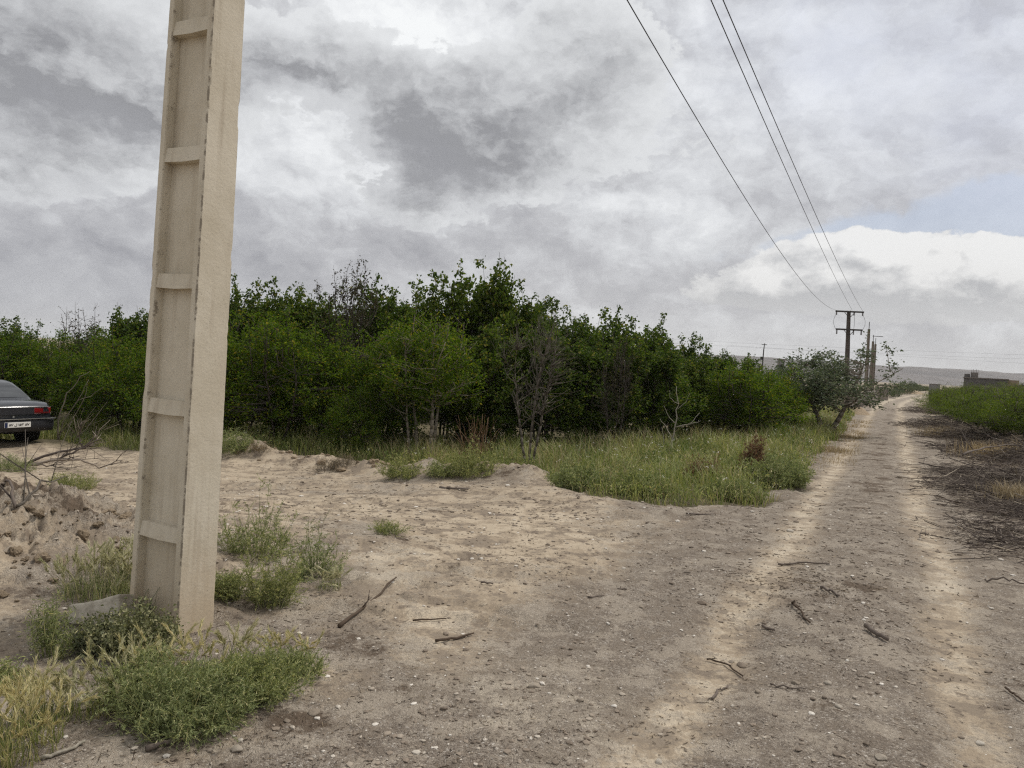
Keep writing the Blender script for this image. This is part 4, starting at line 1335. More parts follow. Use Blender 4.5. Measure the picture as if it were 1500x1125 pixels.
# ---------------------------------------------------------------- buildings and walls
def build_far_things():
    # unfinished block building on the right
    Y = 100.0
    xa, zt = at_y(1412, 553.5, Y); xb, _ = at_y(1476, 557, Y)
    e = empty('block_building', (xa, Y, gz(xa, Y)), -0.58); tag(e, 'unfinished dark block building behind the green hedge on the right', 'building')
    H = zt - gz(xa, Y); Wd = (xb - xa) * 0.84
    m = MB(); m.box((Wd / 2, 4.0, H / 2 - 0.2), (Wd, 8.0, H + 0.4)); m.build('wall', M['darkblock'], e)
    m = MB(); m.box((Wd / 2, 4.0, H + 0.06), (Wd + 0.25, 8.25, 0.12)); m.build('roof_slab', M['slab'], e)
    m = MB(); m.box((0.33, 0.9, H + 0.34), (0.62, 1.6, 0.44)); m.build('parapet', M['darkblock'], e)
    m = MB(); m.box((1.15, 1.4, H + 0.46), (0.85, 1.2, 0.68)); m.build('stair_head', M['slab'], e)
    for k in range(5):
        m = MB(); xk = 0.80 + 0.18 * k; m.tube([(xk, 0.9, H + 0.7), (xk + 0.02, 0.9, H + 1.15 + 0.1 * (k % 2))], 0.018, 5); m.build('rebar', M['steel'], e)
    m = MB(); m.box((2.9, 0.02, 1.3), (1.6, 0.1, 0.16)); m.build('lintel', M['farconc'], e)
    xw, zw = at_y(1490, 557, Y)
    m = MB(); m.box((Wd + 0.62, 3.4, H / 2 - 0.12), (1.22, 6.0, H + 0.22)); m.build('brick_wing', M['brick'], e)
    m = MB(); m.box((Wd + 2.4, 4.5, H / 2 - 0.35), (2.33, 5.0, H - 0.3)); m.build('side_room', M['darkblock'], e)
    # small pale block hut nearer the bend
    x, z = at_y(1369, 566, 92.0)
    e = empty('low_wall', (x, 92, gz(x, 92)), 0.1); tag(e, 'short pale cement wall at the left end of the green hedge', 'wall')
    m = MB(); m.box((0, 0, z / 2 - 0.1), (1.25, 0.3, z + 0.2)); m.build('wall', M['render'], e); m = MB(); m.box((0, 0, z + 0.03), (1.35, 0.38, 0.06)); m.build('coping', M['slab'], e)
    x, z = at_y(1366, 577, 60.0)
    e = empty('gate_post', (x, 60, gz(x, 60)), 0.2); tag(e, 'dark stump of a gate post by the hedge end', 'post')
    m = MB(); m.box((0, 0, z / 2 - 0.1), (0.34, 0.34, z + 0.2)); m.build('shaft', M['darkblock'], e); m = MB(); m.box((0, 0, z + 0.03), (0.42, 0.42, 0.06)); m.build('cap', M['slab'], e)
    # long block wall along the left of the track
    pts = []
    for pxx, pyy, Yy in ((1239, 577, 41.5), (1262, 575, 50.0), (1284, 571, 63.0)):
        x, z = at_y(pxx, pyy, Yy); pts.append((x, Yy, z))
    root = empty('block_wall', (pts[0][0], pts[0][1], 0)); tag(root, 'long low grey block wall along the left of the track', 'wall')
    for i, (a, b) in enumerate(zip(pts[:-1], pts[1:])):
        dx, dy = b[0] - a[0], b[1] - a[1]
        L = math.hypot(dx, dy); an = math.atan2(dy, dx)
        h = a[2]
        m = MB(); m.box((L / 2, 0, h / 2 - 0.15), (L - 0.01, 0.2, h + 0.3))
        o = m.build('panel', M['block'], root); o.location = (a[0] - pts[0][0], a[1] - pts[0][1], 0); o.rotation_euler = (0, 0, an)
    m = MB(); m.box((0, 0, pts[0][2] / 2 - 0.1), (0.28, 0.28, pts[0][2] + 0.35)); m.build('end_pier', M['farconc'], root)
    # upright concrete sheets at the end of that wall
    for k in range(4):
        x, z = at_y(1284.5 + k * 5.0, 565.5 + k * 0.6, 66.0 + k)
        e = empty('concrete_sheet', (x, 66.0 + k, 0), 0.25); tag(e, ['first', 'second', 'third', 'last'][k] + ' from the left of the upright grey sheets beside the block wall', 'panel', 'grey sheets at the wall end')
        m = MB(); m.box((0, 0, z / 2 - 0.1), (0.30, 0.10, z + 0.2)); m.build('sheet', M['farconc'], e, bevel=0.01)
        m = MB(); m.box((0, -0.09, z * 0.6), (0.05, 0.06, z * 0.7)); m.build('rib', M['slab'], e)
    # far pale building beyond the orchard
    x, z = at_y(1139, 527, 160.0); x2, _ = at_y(1149, 527, 160.0)
    e = empty('farm_building', (x, 160, 0), -0.36); tag(e, 'far grey flat roofed hut showing above the orchard', 'building')
    m = MB(); m.box(((x2 - x) / 2, 1.5, z / 2), (x2 - x, 3, z)); m.build('wall', M['render'], e)
    m = MB(); m.box(((x2 - x) / 2, 1.5, z + 0.1), (x2 - x + 0.4, 3.4, 0.2)); m.build('roof', M['slab'], e)
    m = MB(); m.box(((x2 - x) * 0.6, -0.03, z - 1.5), (0.8, 0.1, 1.0)); m.build('window', M['dark'], e)
    # earth heaps by the wall
    for (pxx, pyy, Yy, rr, hh, lab) in ((1253, 603, 38.5, 0.75, 0.62, 'brown heap of earth at the foot of the block wall'),
                                       (1322, 577, 100, 3.0, 0.9, 'far low brown heap of earth left of the track bend')):
        x, _ = at_y(pxx, pyy, Yy)
        n = 40
        T, Rr = np.meshgrid(np.linspace(0, 2 * np.pi, n, endpoint=False), np.linspace(0.02, 1, 14), indexing='ij')
        X, Yv = Rr * np.cos(T) * rr, Rr * np.sin(T) * rr
        Z = hh * (1 - Rr ** 1.3) + fbm(X + x, Yv, 2.0 / rr, 4, seed=4) * 0.22 * hh - 0.08
        V = np.stack([X.ravel(), Yv.ravel(), Z.ravel()], -1)
        i = np.arange(n)[:, None] * 14 + np.arange(13)[None]; j = ((np.arange(n)[:, None] + 1) % n) * 14 + np.arange(13)[None]
        F = np.stack([i, i + 1, j + 1, j], -1).reshape(-1, 4)
        o = obj('earth_heap', np_mesh('earth_heap', V, [F], True), M['clod'], loc=(x, Yy, gz(x, Yy)))
        tag(o, lab, 'earth heap')


# ---------------------------------------------------------------- orchard
def build_orchard():
    pom = [tree_meshes('pomegranate', 3.0, 1.35, stems=6, base_r=0.22, stem_r=0.035, crown_lo=0.06, twigs=560, lpt=24, leaf=(0.074, 0.034), seed=101 + s,
                       clump=0.085, spread=0.55, gap=0.38, shoots=22, shoot_len=0.5, shoot_leaf=26, irregular=0.75, vert=1.6) for s in range(4)]
    pomt = tree_meshes('pomegranate', 3.0, 1.25, stems=4, base_r=0.30, stem_r=0.042, crown_lo=0.32, twigs=520, lpt=24, leaf=(0.066, 0.030), seed=140,
                       clump=0.085, spread=0.6, gap=0.30, shoots=8, shoot_len=0.4, shoot_leaf=12, irregular=0.5)
    tall = [tree_meshes('tall', (3.3, 3.6, 3.0, 3.5)[s], (0.95, 1.15, 0.85, 1.05)[s], stems=5, base_r=0.25, stem_r=0.036, crown_lo=0.10, twigs=380, lpt=20, leaf=(0.094, 0.072), seed=201 + s,
                        clump=0.08, spread=0.55, gap=0.36, shoots=(34, 26, 38, 30)[s], shoot_len=(1.0, 0.8, 1.15, 0.9)[s], shoot_leaf=40, irregular=0.6, vert=2.2, up=0.9) for s in range(4)]
    sparse = tree_meshes('sparse', 4.2, 1.0, stems=5, base_r=0.2, stem_r=0.035, crown_lo=0.25, twigs=260, lpt=8, leaf=(0.062, 0.04), seed=301,
                         clump=0.07, spread=0.55, gap=0.2, shoots=18, shoot_len=0.75, shoot_leaf=14, irregular=0.4)
    sparse2 = tree_meshes('sparse', 3.2, 0.9, stems=5, base_r=0.15, stem_r=0.028, crown_lo=0.25, twigs=300, lpt=2, leaf=(0.055, 0.035), seed=305,
                          clump=0.05, spread=0.6, gap=0.15, shoots=16, shoot_len=0.7, shoot_leaf=5, irregular=0.4)
    dead = tree_meshes('dead', 2.9, 0.85, stems=3, base_r=0.03, stem_r=0.03, crown_lo=0.30, twigs=420, lpt=0, seed=331, spread=0.5, gap=0.3, lean=(0.1, 0.0), irregular=0.8, vert=1.5)
    road = tree_meshes('roadside', 3.0, 1.5, stems=2, base_r=0.05, stem_r=0.085, crown_lo=0.24, twigs=420, lpt=20, leaf=(0.085, 0.05), seed=355,
                       clump=0.10, spread=0.7, gap=0.42, shoots=9, shoot_len=0.65, shoot_leaf=14, irregular=0.7, lean=(0.25, 0.0))
    rng = np.random.default_rng(8)

    _hz = {}

    def put(meshes, mw, ml, H0, px, Y, top, label, group=None, wide=1.0, cat='tree', rz=None):
        x, zt = at_y(px, top, Y)
        g = gz(x, Y)
        k_ = (meshes[1] or meshes[0]).name
        if k_ not in _hz: _hz[k_] = max(v.co.z for v in (meshes[1] or meshes[0]).vertices) - 0.04
        H0 = _hz[k_]
        s = max(0.35, (zt - g) / H0)
        w = wide * (0.55 + 0.45 * s)
        r = plant('tree', meshes[0], meshes[1], mw, ml, (x, Y, g), rng.uniform(0, 6.28) if rz is None else rz, 1.0, label, cat, group)
        r.scale = (w, w, s)
        return r

    FG = 'bright green shrubs along the front of the orchard'
    front = [
        (-70, 20.5, 482, 0, 'bright green shrub hidden behind the left of the parked car', 1.05),
        (12, 21.5, 474, 1, 'bright green shrub rising above the roof of the parked car', 1.1),
        (72, 21.5, 476, 2, 'bright green shrub above the boot of the parked car', 1.05),
        (140, 20.5, 492, 3, 'bright green shrub behind the bare grey stems right of the car', 1.05),
        (200, 19.5, 470, 0, 'bright green shrub just left of the near concrete pole', 1.05),
        (268, 19.0, 462, 1, 'bright green shrub partly hidden by the near concrete pole', 1.05),
        (352, 17.8, 446, 2, 'bright green shrub at the right edge of the near concrete pole', 1.0),
        (415, 17.4, 442, 3, 'widest bright green shrub, dark beneath, right of the near pole', 1.15),
        (487, 17.8, 488, 1, 'bright shrub below the brown topped tree', 0.95),
        (575, 17.6, 470, 0, 'bright green shrub between the brown topped tree and the pale stemmed one', 1.0),
    ]
    for px, Y, top, v, lab, wd in front:
        put(pom[v], 'bark', 'pom', 3.0, px, Y, top, lab, FG, wd, 'shrub')
    put(pom[2], 'bark', 'pomy', 3.0, 520, 16.4, 560, 'low yellowish green shrub at the foot of the brown topped tree', FG, 0.85, 'shrub')
    put(pomt, 'palebark', 'pom', 3.0, 632, 16.6, 452, 'bright green tree standing on several bare pale stems', FG, 1.05, 'shrub', rz=0.6)
    put(pom[3], 'bark', 'pomdark', 3.0, 1092, 20.8, 520, 'dense dark green shrub at the right end of the orchard front', FG, 1.2, 'shrub')
    put(pom[0], 'bark', 'pomdark', 3.0, 1132, 22.0, 530, 'dark green shrub beside the grey roadside tree', FG, 1.0, 'shrub')
    put(pom[1], 'bark', 'pomdark', 3.0, 1040, 21.5, 535, 'dark green shrub behind the bleached bare sapling', FG, 0.95, 'shrub')
    MG = 'dark orchard trees standing in the middle of the front row'
    mid = [(695, 18.0, 470, 0, 'dark round leaved tree right of the pale stemmed tree', 1.0), (742, 18.3, 480, 1, 'dark leafy tree left of the dead bare shrub', 0.95),
           (800, 18.4, 468, 2, 'dark leafy tree behind the dead bare shrub', 1.0), (858, 18.6, 478, 3, 'dark leafy tree right of the dead bare shrub', 1.0),
           (912, 19.0, 480, 0, 'dark leafy tree behind the thin brown withered shrub', 1.0), (968, 19.6, 495, 1, 'dark leafy tree left of the bleached bare sapling', 1.0),
           (1015, 20.6, 515, 2, 'dark leafy tree above the bleached bare sapling', 0.95)]
    for px, Y, top, v, lab, wd in mid: put(tall[v], 'bark', 'tall', 4.5, px, Y, top, lab, MG, wd)
    BG = 'taller orchard trees of the second row'
    back = [(22, 25.5, 462, 'dull green tree top over the roof of the parked car'), (195, 24.0, 442, 'tree with thin upright shoots left of the near pole'),
            (236, 24.0, 448, 'dull green tree behind the near concrete pole'), (360, 21.2, 404, 'tall tree with loose upright shoots touching the right side of the near pole'),
            (410, 21.0, 404, 'tall tree with loose shoots, second right of the near pole'), (460, 21.0, 412, 'tall tree left of the brown topped tree'),
            (560, 20.8, 402, 'tall tree directly right of the brown topped tree'), (605, 20.8, 420, 'tall tree above the pale stemmed one'),
            (655, 20.2, 398, 'tall tree with a rounded top left of the highest tree'), (727, 20.0, 371, 'highest tree of the orchard with one long leafy leader'),
            (690, 20.8, 408, 'tall tree pressed against the left side of the highest tree'), (770, 20.6, 412, 'tall tree pressed against the right side of the highest tree'),
            (812, 21.4, 440, 'tall tree rising behind the dead bare shrub'), (862, 21.8, 452, 'loose topped tree where the orchard skyline begins to fall'),
            (912, 22.4, 448, 'loose topped tree with a ragged crown right of the falling skyline'), (958, 23.0, 458, 'ragged tree with a single raised shoot in the lower skyline'),
            (1000, 24.5, 486, 'lower ragged tree over the bleached sapling'), (1050, 27.0, 506, 'low ragged tree left of the thin mast'),
            (1098, 29.0, 517, 'low ragged tree just beside the thin mast')]
    for i, (px, Y, top, lab) in enumerate(back): put(tall[i % 4], 'bark', 'tall', 4.5, px, Y, top, lab, BG, 0.92)
    put(sparse, 'bark', 'brownleaf', 4.55, 510, 19.2, 374, 'tall thin tree with withered brown leaves above the low yellowish shrub', wide=0.9)
    put(sparse2, 'bark', 'brownleaf', 3.75, 122, 22.8, 446, 'thin nearly leafless tree showing above the hedge between car and pole', wide=1.0)
    put(sparse2, 'bark', 'brownleaf', 3.75, 905, 17.4, 490, 'thin brown withered shrub in front of the dark orchard trees', wide=0.75, cat='shrub')
    DG = 'orchard trees of the rear rows'
    k = 0
    for row, (Yr, dtop) in enumerate(((26.5, 22), (30.0, 26))):
        for px in range(-90, 1120, 66):
            t = np.interp(px, [-90, 150, 330, 520, 740, 900, 1000, 1120], [470, 462, 425, 410, 405, 462, 500, 535]) + dtop
            put(tall[k % 4] if k % 3 else pom[k % 4], 'bark', 'tall' if k % 3 else 'pom', 4.6 if k % 3 else 3.0, px + rng.uniform(-15, 15), Yr + rng.uniform(-1, 1), t + rng.uniform(-4, 10),
                'dull green tree deep in the orchard, mostly hidden by the rows in front', DG, 1.1)
            k += 1
    put(tall[1], 'bark', 'tall', 4.55, 1160, 31.0, 548, 'dark stemmed tree behind the left side of the grey roadside tree', None, 0.9)
    put(tall[3], 'bark', 'tall', 4.55, 1190, 37.0, 560, 'small far tree beyond the grey roadside tree', None, 0.9)
    # dead shrub in front, leaning dark stem
    x, y = -0.0, 0.0
    x, zt = at_y(797, 436, 14.2); g = gz(x - 0.1, 14.2)
    r = plant('dead_shrub', dead[0], None, 'deadwood', None, (x - 0.12, 14.2, g), 0.4, 1.0, 'dead leafless shrub with a tangle of bare twigs in front of the orchard', 'shrub')
    r.scale = (1, 1, (zt - g) / 2.9)
    # roadside tree
    x, y = on_ground(1210, 636)
    _, zt = at_y(1230, 486, y)
    g = gz(x, y)
    r = plant('roadside_tree', road[0], road[1], 'palebark', 'greyleaf', (x, y, g), 2.6, 1.0, 'grey green loose crowned tree with a leaning pale trunk beside the track', 'tree')
    r.scale = (1.3, 1.3, (zt - g) / 3.55)
    # bleached sapling
    x, y = at_y(992, 590, 16.8)[0], 16.8
    g = gz(x, y)
    def tw(name, mat, loc, pts, label, cat):
        e = MB()
        for p, r0, r1 in pts:
            p = [Vector(q) for q in p]
            fine_ = []
            for a, b in zip(p[:-1], p[1:]):
                for t in (0, 0.34, 0.67): fine_.append(a.lerp(b, t) + Vector(rng.normal(0, 0.012, 3)))
            fine_.append(p[-1])
            e.tube(fine_, list(np.linspace(r0, r1, len(fine_))), 6)
        o = e.build(name, M[mat], None, True); o.location = loc
        return tag(o, label, cat)
    k = 16.8 / 1091
    tw('bare_sapling', 'whitebark', (x, y, g), [
        ([(-0.15, 0, -0.1), (-0.05, 0, 0.35), (0.0, 0, 0.75), (0.02, 0, 1.15), (-0.03, 0.05, 1.55)], 0.022, 0.006), ([(0.0, 0, 0.62), (0.28, -0.05, 0.72), (0.52, 0, 0.98)], 0.014, 0.004),
        ([(0.52, 0, 0.78), (0.40, -0.05, 0.76), (0.26, -0.05, 0.71)], 0.005, 0.008), ([(-0.05, 0, 0.35), (-0.22, 0.05, 0.62), (-0.36, 0.05, 0.80)], 0.015, 0.004), ([(0.0, 0, 0.7), (-0.2, 0, 0.9), (-0.3, 0, 1.1)], 0.010, 0.003),
        ([(0.02, 0, 1.05), (0.2, 0, 1.22), (0.28, 0, 1.42)], 0.008, 0.003), ([(0.0, 0, 1.15), (-0.16, 0, 1.30), (-0.2, 0, 1.45)], 0.008, 0.003), ([(-0.16, 0, -0.1), (-0.25, 0.05, 0.35), (-0.30, 0.05, 0.6)], 0.014, 0.005)],
        'bleached leafless sapling standing in the tall grass', 'sapling')
    x = at_y(84, 640, 17.6)[0]; g = gz(x, 17.6)
    tw('bare_shrub', 'palebark', (x, 17.6, g), [
        ([(0.0, 0, -0.1), (0.02, 0, 0.5), (0.18, 0, 1.15), (0.50, 0, 1.55), (0.72, 0, 1.70)], 0.020, 0.005), ([(0.0, 0, -0.1), (0.15, 0, 0.5), (0.45, 0, 1.0), (0.7, 0, 1.5)], 0.016, 0.005),
        ([(0.45, 0, 1.0), (0.7, 0.1, 1.1), (1.0, 0.1, 1.35)], 0.009, 0.003), ([(0.0, 0, 0.1), (0.35, 0, 0.55), (0.62, 0, 1.05), (0.66, 0, 1.4)], 0.012, 0.004), ([(0.2, 0.1, -0.1), (0.6, 0.1, 0.3), (1.0, 0.1, 0.85), (1.1, 0.1, 1.0)], 0.012, 0.004)],
        'arching pale leafless stems just right of the parked car', 'bare shrub')
    x = at_y(700, 660, 15.2)[0]; g = gz(x, 15.2)
    pts = []
    for q in range(60):
        a = rng.uniform(0, 6.28); l = rng.uniform(0.4, 1.1); s = rng.uniform(0.1, 0.55)
        b = np.array([rng.normal(0, 0.12), rng.normal(0, 0.1), -0.05])
        pts.append(([b, b + (math.cos(a) * s * 0.4, math.sin(a) * s * 0.4, l * 0.6), b + (math.cos(a) * s, math.sin(a) * s, l)], 0.006, 0.002))
    tw('dry_bush', 'rust', (x, 15.2, g), pts, 'rust brown dry thicket of stalks under the dark trees', 'dry bush')


# ---------------------------------------------------------------- hedge on the right of the track
def build_right_hedge():
    ms = [tree_meshes('tamarisk', 2.0, 1.25, stems=7, base_r=0.3, stem_r=0.022, crown_lo=0.05, twigs=620, lpt=26, leaf=(0.060, 0.018), seed=401 + s, clump=0.075,
                      spread=0.7, gap=0.25, shoots=20, shoot_len=0.45, shoot_leaf=16, irregular=0.6, up=0.9) for s in range(3)]
    G_ = 'green shrubs of the hedge right of the track'
    labs = ['nearest green hedge shrub at the right picture edge', 'second nearest green shrub of the right hedge', 'green hedge shrub in front of the brick wing of the dark building',
            'green hedge shrub in front of the middle of the dark building', 'green hedge shrub below the rebar of the dark building', 'bright green shrub left of the dark building',
            'bright rounded shrub near the left end of the right hedge', 'last bright shrub at the left end of the right hedge']
    rng = np.random.default_rng(3)
    spots = [(1565, 19.5, 576, 1.15), (1520, 21.0, 568, 1.15), (1482, 23.0, 577, 1.1), (1452, 26, 570, 1.2), (1430, 29.5, 575, 1.1), (1411, 34, 567, 1.2), (1396, 39, 570, 1.15), (1384, 46, 569, 1.1)]
    for i, (px, Y, top, w) in enumerate(spots):
        x, zt = at_y(px, top, Y)
        g = gz(x, Y)
        s = (zt - g) / 2.15
        r = plant('hedge_shrub', *ms[i % 3], 'deadwood', 'tamarisk', (x, Y, g), rng.uniform(0, 6.28), 1.0, labs[i], 'shrub', G_, ('stems', 'foliage'))
        r.scale = (w, w, s)
    for i, (px, Y, top) in enumerate([(1530, 29, 567), (1500, 33, 566), (1480, 37, 566), (1460, 41, 565), (1440, 46, 565), (1425, 52, 564), (1410, 58, 565), (1520, 41, 565), (1500, 50, 564), (1395, 62, 565), (1480, 60, 563), (1545, 35, 566)]):
        x, zt = at_y(px, top, Y)
        g = gz(x, Y)
        r = plant('hedge_shrub', *ms[(i + 1) % 3], 'deadwood', 'tamarisk', (x, Y, g), rng.uniform(0, 6.28), 1.0, 'green shrub in the rear of the hedge, hidden by the shrubs before it', 'shrub', 'rear shrubs of the right hedge', ('stems', 'foliage'))
        r.scale = (1.3, 1.3, (zt - g) / 2.15)


# ---------------------------------------------------------------- grasses
def sample_poly(poly, n, rng):
    p = np.array(poly)
    lo, hi = p.min(0), p.max(0)
    out = np.zeros((0, 2))
    while len(out) < n:
        q = rng.uniform(lo, hi, (n, 2))
        q = q[inpoly(q[:, 0], q[:, 1], poly)]
        out = np.concatenate([out, q])
    return out[:n]


def build_grass():
    rng = np.random.default_rng(77)
    def sward(name, poly, n, hlo, hhi, mat, label, wlo=0.006, whi=0.011, patch=1.2, thr=-0.35, seed=0, lean=(0.15, 1.0)):
        p = np.concatenate([sample_poly(poly, n * 9 // 10, rng), sample_poly(poly, n - n * 9 // 10, rng) + rng.normal(0, 0.45, (n - n * 9 // 10, 2))])
        f = fbm(p[:, 0], p[:, 1], patch, 3, seed=seed)
        d = polydist(p[:, 0], p[:, 1], poly) + fbm(p[:, 0], p[:, 1], 1.5, 5, 0.65, seed=40) * 0.75
        keep = (f > thr + rng.uniform(-0.15, 0.15, n)) & (d > rng.uniform(0, 0.5, n) * 0.4)
        p, f, d = p[keep], f[keep], d[keep]
        z = land(p[:, 0], p[:, 1])
        H = (hlo + (hhi - hlo) * rng.uniform(0, 1, len(p)) ** 1.3) * (0.75 + 0.7 * f) * np.clip(0.45 + d * 0.9, 0.45, 1.0)
        dist = np.hypot(p[:, 0], p[:, 1])
        V, F = blades_mesh(np.stack([p[:, 0], p[:, 1], z - 0.02], -1), H, rng.uniform(wlo, whi, len(p)) * np.clip(dist / 13, 0.8, 2.2), rng.uniform(*lean, len(p)), rng.uniform(0, 6.28, len(p)))
        o = obj(name, np_mesh(name, V, F), M[mat])
        o['kind'] = 'stuff'
        return tag(o, label, 'grass')
    sward('meadow_grass', GRASS, 58000, 0.22, 0.72, 'grass', 'tall green and yellowish grass between the orchard and the track', seed=2)
    sward('dry_grass', GRASS, 15000, 0.28, 0.85, 'straw', 'pale dry stalks mixed through the tall grass', 0.004, 0.007, seed=8, thr=0.0)
    sward('orchard_grass', GRASS2, 16000, 0.2, 0.6, 'grass', 'grass in the shade behind the parked car and the pole', seed=5)
    strip = [(6.6, 14.2), (7.8, 16.5), (11.6, 23.8), (16.0, 32.5), (15.0, 33), (9.5, 22.5), (6.4, 16.5), (5.0, 13.4)]
    sward('verge_grass', strip, 5000, 0.06, 0.22, 'straw', 'short dry grass on the verge left of the track', 0.004, 0.007, thr=-0.1, seed=15)
    def herbs(name, poly, n, hmax, mat, label, leaf=(0.055, 0.022), seed=0, thr=-0.1):
        p = sample_poly(poly, n, rng)
        f = fbm(p[:, 0], p[:, 1], 1.1, 3, seed=seed)
        d = polydist(p[:, 0], p[:, 1], poly)
        keep = (f > thr) & (d > rng.uniform(0, 0.3, n))
        p, f = p[keep], f[keep]
        z = land(p[:, 0], p[:, 1]) + hmax * rng.uniform(0.05, 1, len(p)) * (0.55 + 0.9 * np.clip(f, 0, 1))
        C = np.stack([p[:, 0], p[:, 1], z], -1)
        s_ = rng.uniform(0.5, 1.4, len(C))
        V, F = leaves_mesh(C, unit(len(C), rng) + np.array([0, 0, 0.6]), unit(len(C), rng) + np.array([0, 0, 0.6]), leaf[0] * s_, leaf[1] * s_)
        o = obj(name, np_mesh(name, V, F), M[mat]); o['kind'] = 'stuff'
        tag(o, label, 'herbs')
    herbs('meadow_herbs', GRASS, 50000, 0.42, 'grass', 'leafy herbs growing among the tall grass', seed=50)
    herbs('pale_herbs', [(-0.6, 13.2), (0.6, 12.4), (1.2, 9.95), (3.5, 10.15), (5.0, 13.0), (6.5, 16.0), (4.0, 15.5), (1.5, 13.0)], 16000, 0.26, 'weed', 'pale flowering herbs along the front of the tall grass', (0.045, 0.014), seed=51, thr=-0.25)
    # umbels and florets in the grass
    p = sample_poly(GRASS, 260, rng)
    z = land(p[:, 0], p[:, 1])
    C = np.stack([p[:, 0], p[:, 1], z + rng.uniform(0.25, 0.62, len(p))], -1)
    C = np.repeat(C, 5, 0) + rng.normal(0, 0.022, (len(C) * 5, 3)) * (1, 1, 0.5)
    V, F = leaves_mesh(C, unit(len(C), rng), np.tile([0, 0, 1.0], (len(C), 1)) + unit(len(C), rng) * 0.4, 0.022, 0.02)
    o = obj('wild_flowers', np_mesh('wild_flowers', V, F), M['flower']); o['kind'] = 'stuff'
    tag(o, 'small white florets dotted through the tall grass', 'flowers')


# ---------------------------------------------------------------- foreground weeds
def spiny_bush(rx, ry, h, stems, seed, leaf=(0.015, 0.0036), nleaf=15, sub=8, wild=0.25):
    """low dome of wiry stems with short needle leaves"""
    rng = np.random.default_rng(seed)
    P0, P1, R0, R1, C, D = [], [], [], [], [], []
    for s in range(stems):
        a = rng.uniform(0, 2 * np.pi); q = rng.uniform(0, 1) ** 0.5
        b = np.array([math.cos(a) * rx * q * 0.62, math.sin(a) * ry * q * 0.62, -0.02])
        hh = h * (1 - 0.55 * q ** 2) * rng.uniform(0.7, 1.1) * (1 + wild * 1.3 * (math.sin(b[0] * 31 + seed) + math.sin(b[1] * 37 + seed * 2) + rng.normal(0, 0.5)) * 0.5)
        hh = max(hh, 0.03)
        e = np.array([math.cos(a) * rx * q, math.sin(a) * ry * q, hh]) + rng.normal(0, 0.03 + 0.05 * wild, 3) * (1, 1, 0.3)
        m = (b + e) / 2 + rng.normal(0, 0.02, 3)
        P0 += [b, m]; P1 += [m, e]; R0 += [0.0022, 0.0017]; R1 += [0.0017, 0.0009]
        for k in range(sub):
            t = rng.uniform(0.25, 1.0)
            o = b + (e - b) * t
            l = rng.uniform(0.03, 0.10)
            dv = unit(1, rng)[0] + np.array([math.cos(a) * 0.3, math.sin(a) * 0.3, 0.5]); dv /= np.linalg.norm(dv)
            f = o + dv * l
            P0.append(o); P1.append(f); R0.append(0.0012); R1.append(0.0006)
            n = nleaf
            tt = rng.uniform(0.1, 1.05, n)[:, None]
            C.append(o + (f - o) * tt); D.append(unit(n, rng) * 0.9 + dv)
    C = np.concatenate(C); D = np.concatenate(D)
    s = rng.uniform(0.6, 1.4, len(C))
    A = segs_mesh(P0, P1, R0, R1, 3)
    B = leaves_mesh(C, D, unit(len(C), rng), leaf[0] * s, leaf[1] * s)
    return np_mesh('stems', *A), np_mesh('leaves', *B)


def barley(n, rx, ry, hlo, hhi, seed, ears=0.8):
    """wild barley: blades, stalks and bristly ears, one mesh"""
    rng = np.random.default_rng(seed)
    a = rng.uniform(0, 2 * np.pi, n); q = rng.uniform(0, 1, n) ** 0.5
    B = np.stack([np.cos(a) * q * rx, np.sin(a) * q * ry, np.full(n, -0.02)], -1)
    H = rng.uniform(hlo, hhi, n) * (1 - 0.35 * q)
    le = rng.normal(0, 0.10, (n, 2))
    T = B + np.concatenate([le * H[:, None] * 3, H[:, None]], 1)
    Mi = (B + T) / 2 - np.concatenate([le * H[:, None] * 0.5, np.zeros((n, 1))], 1)
    P = [segs_mesh(np.concatenate([B, Mi]), np.concatenate([Mi, T]), np.full(2 * n, 0.0013), np.full(2 * n, 0.0009), 3)]
    nb = n * 3
    i = rng.integers(0, n, nb)
    P.append(blades_mesh(B[i] + rng.normal(0, 0.012, (nb, 3)) * (1, 1, 0), H[i] * rng.uniform(0.4, 0.9, nb), rng.uniform(0.003, 0.006, nb), rng.uniform(0.2, 0.9, nb), rng.uniform(0, 6.28, nb)))
    k = int(n * ears)
    dirs = (T - Mi)[:k] + np.concatenate([rng.normal(0, 0.06, (k, 2)), np.zeros((k, 1))], 1)
    dirs /= np.linalg.norm(dirs, axis=1, keepdims=True)
    m = 44
    j = np.repeat(np.arange(k), m)
    t = rng.uniform(-0.02, 0.06, len(j))[:, None]
    A = leaves_mesh(T[j] + dirs[j] * t, dirs[j] + unit(len(j), rng) * 0.30, unit(len(j), rng), rng.uniform(0.028, 0.05, len(j)), rng.uniform(0.0013, 0.0022, len(j)))
    j = np.repeat(np.arange(k), 12)
    t = rng.uniform(-0.02, 0.055, len(j))[:, None]
    B2 = leaves_mesh(T[j] + dirs[j] * t, dirs[j] + unit(len(j), rng) * 0.2, unit(len(j), rng), np.full(len(j), 0.013), np.full(len(j), 0.0042))
    V, F = join(P)
    V2, F2 = join([A, B2])
    return np_mesh('stalks', V, F), np_mesh('ears', V2, F2)


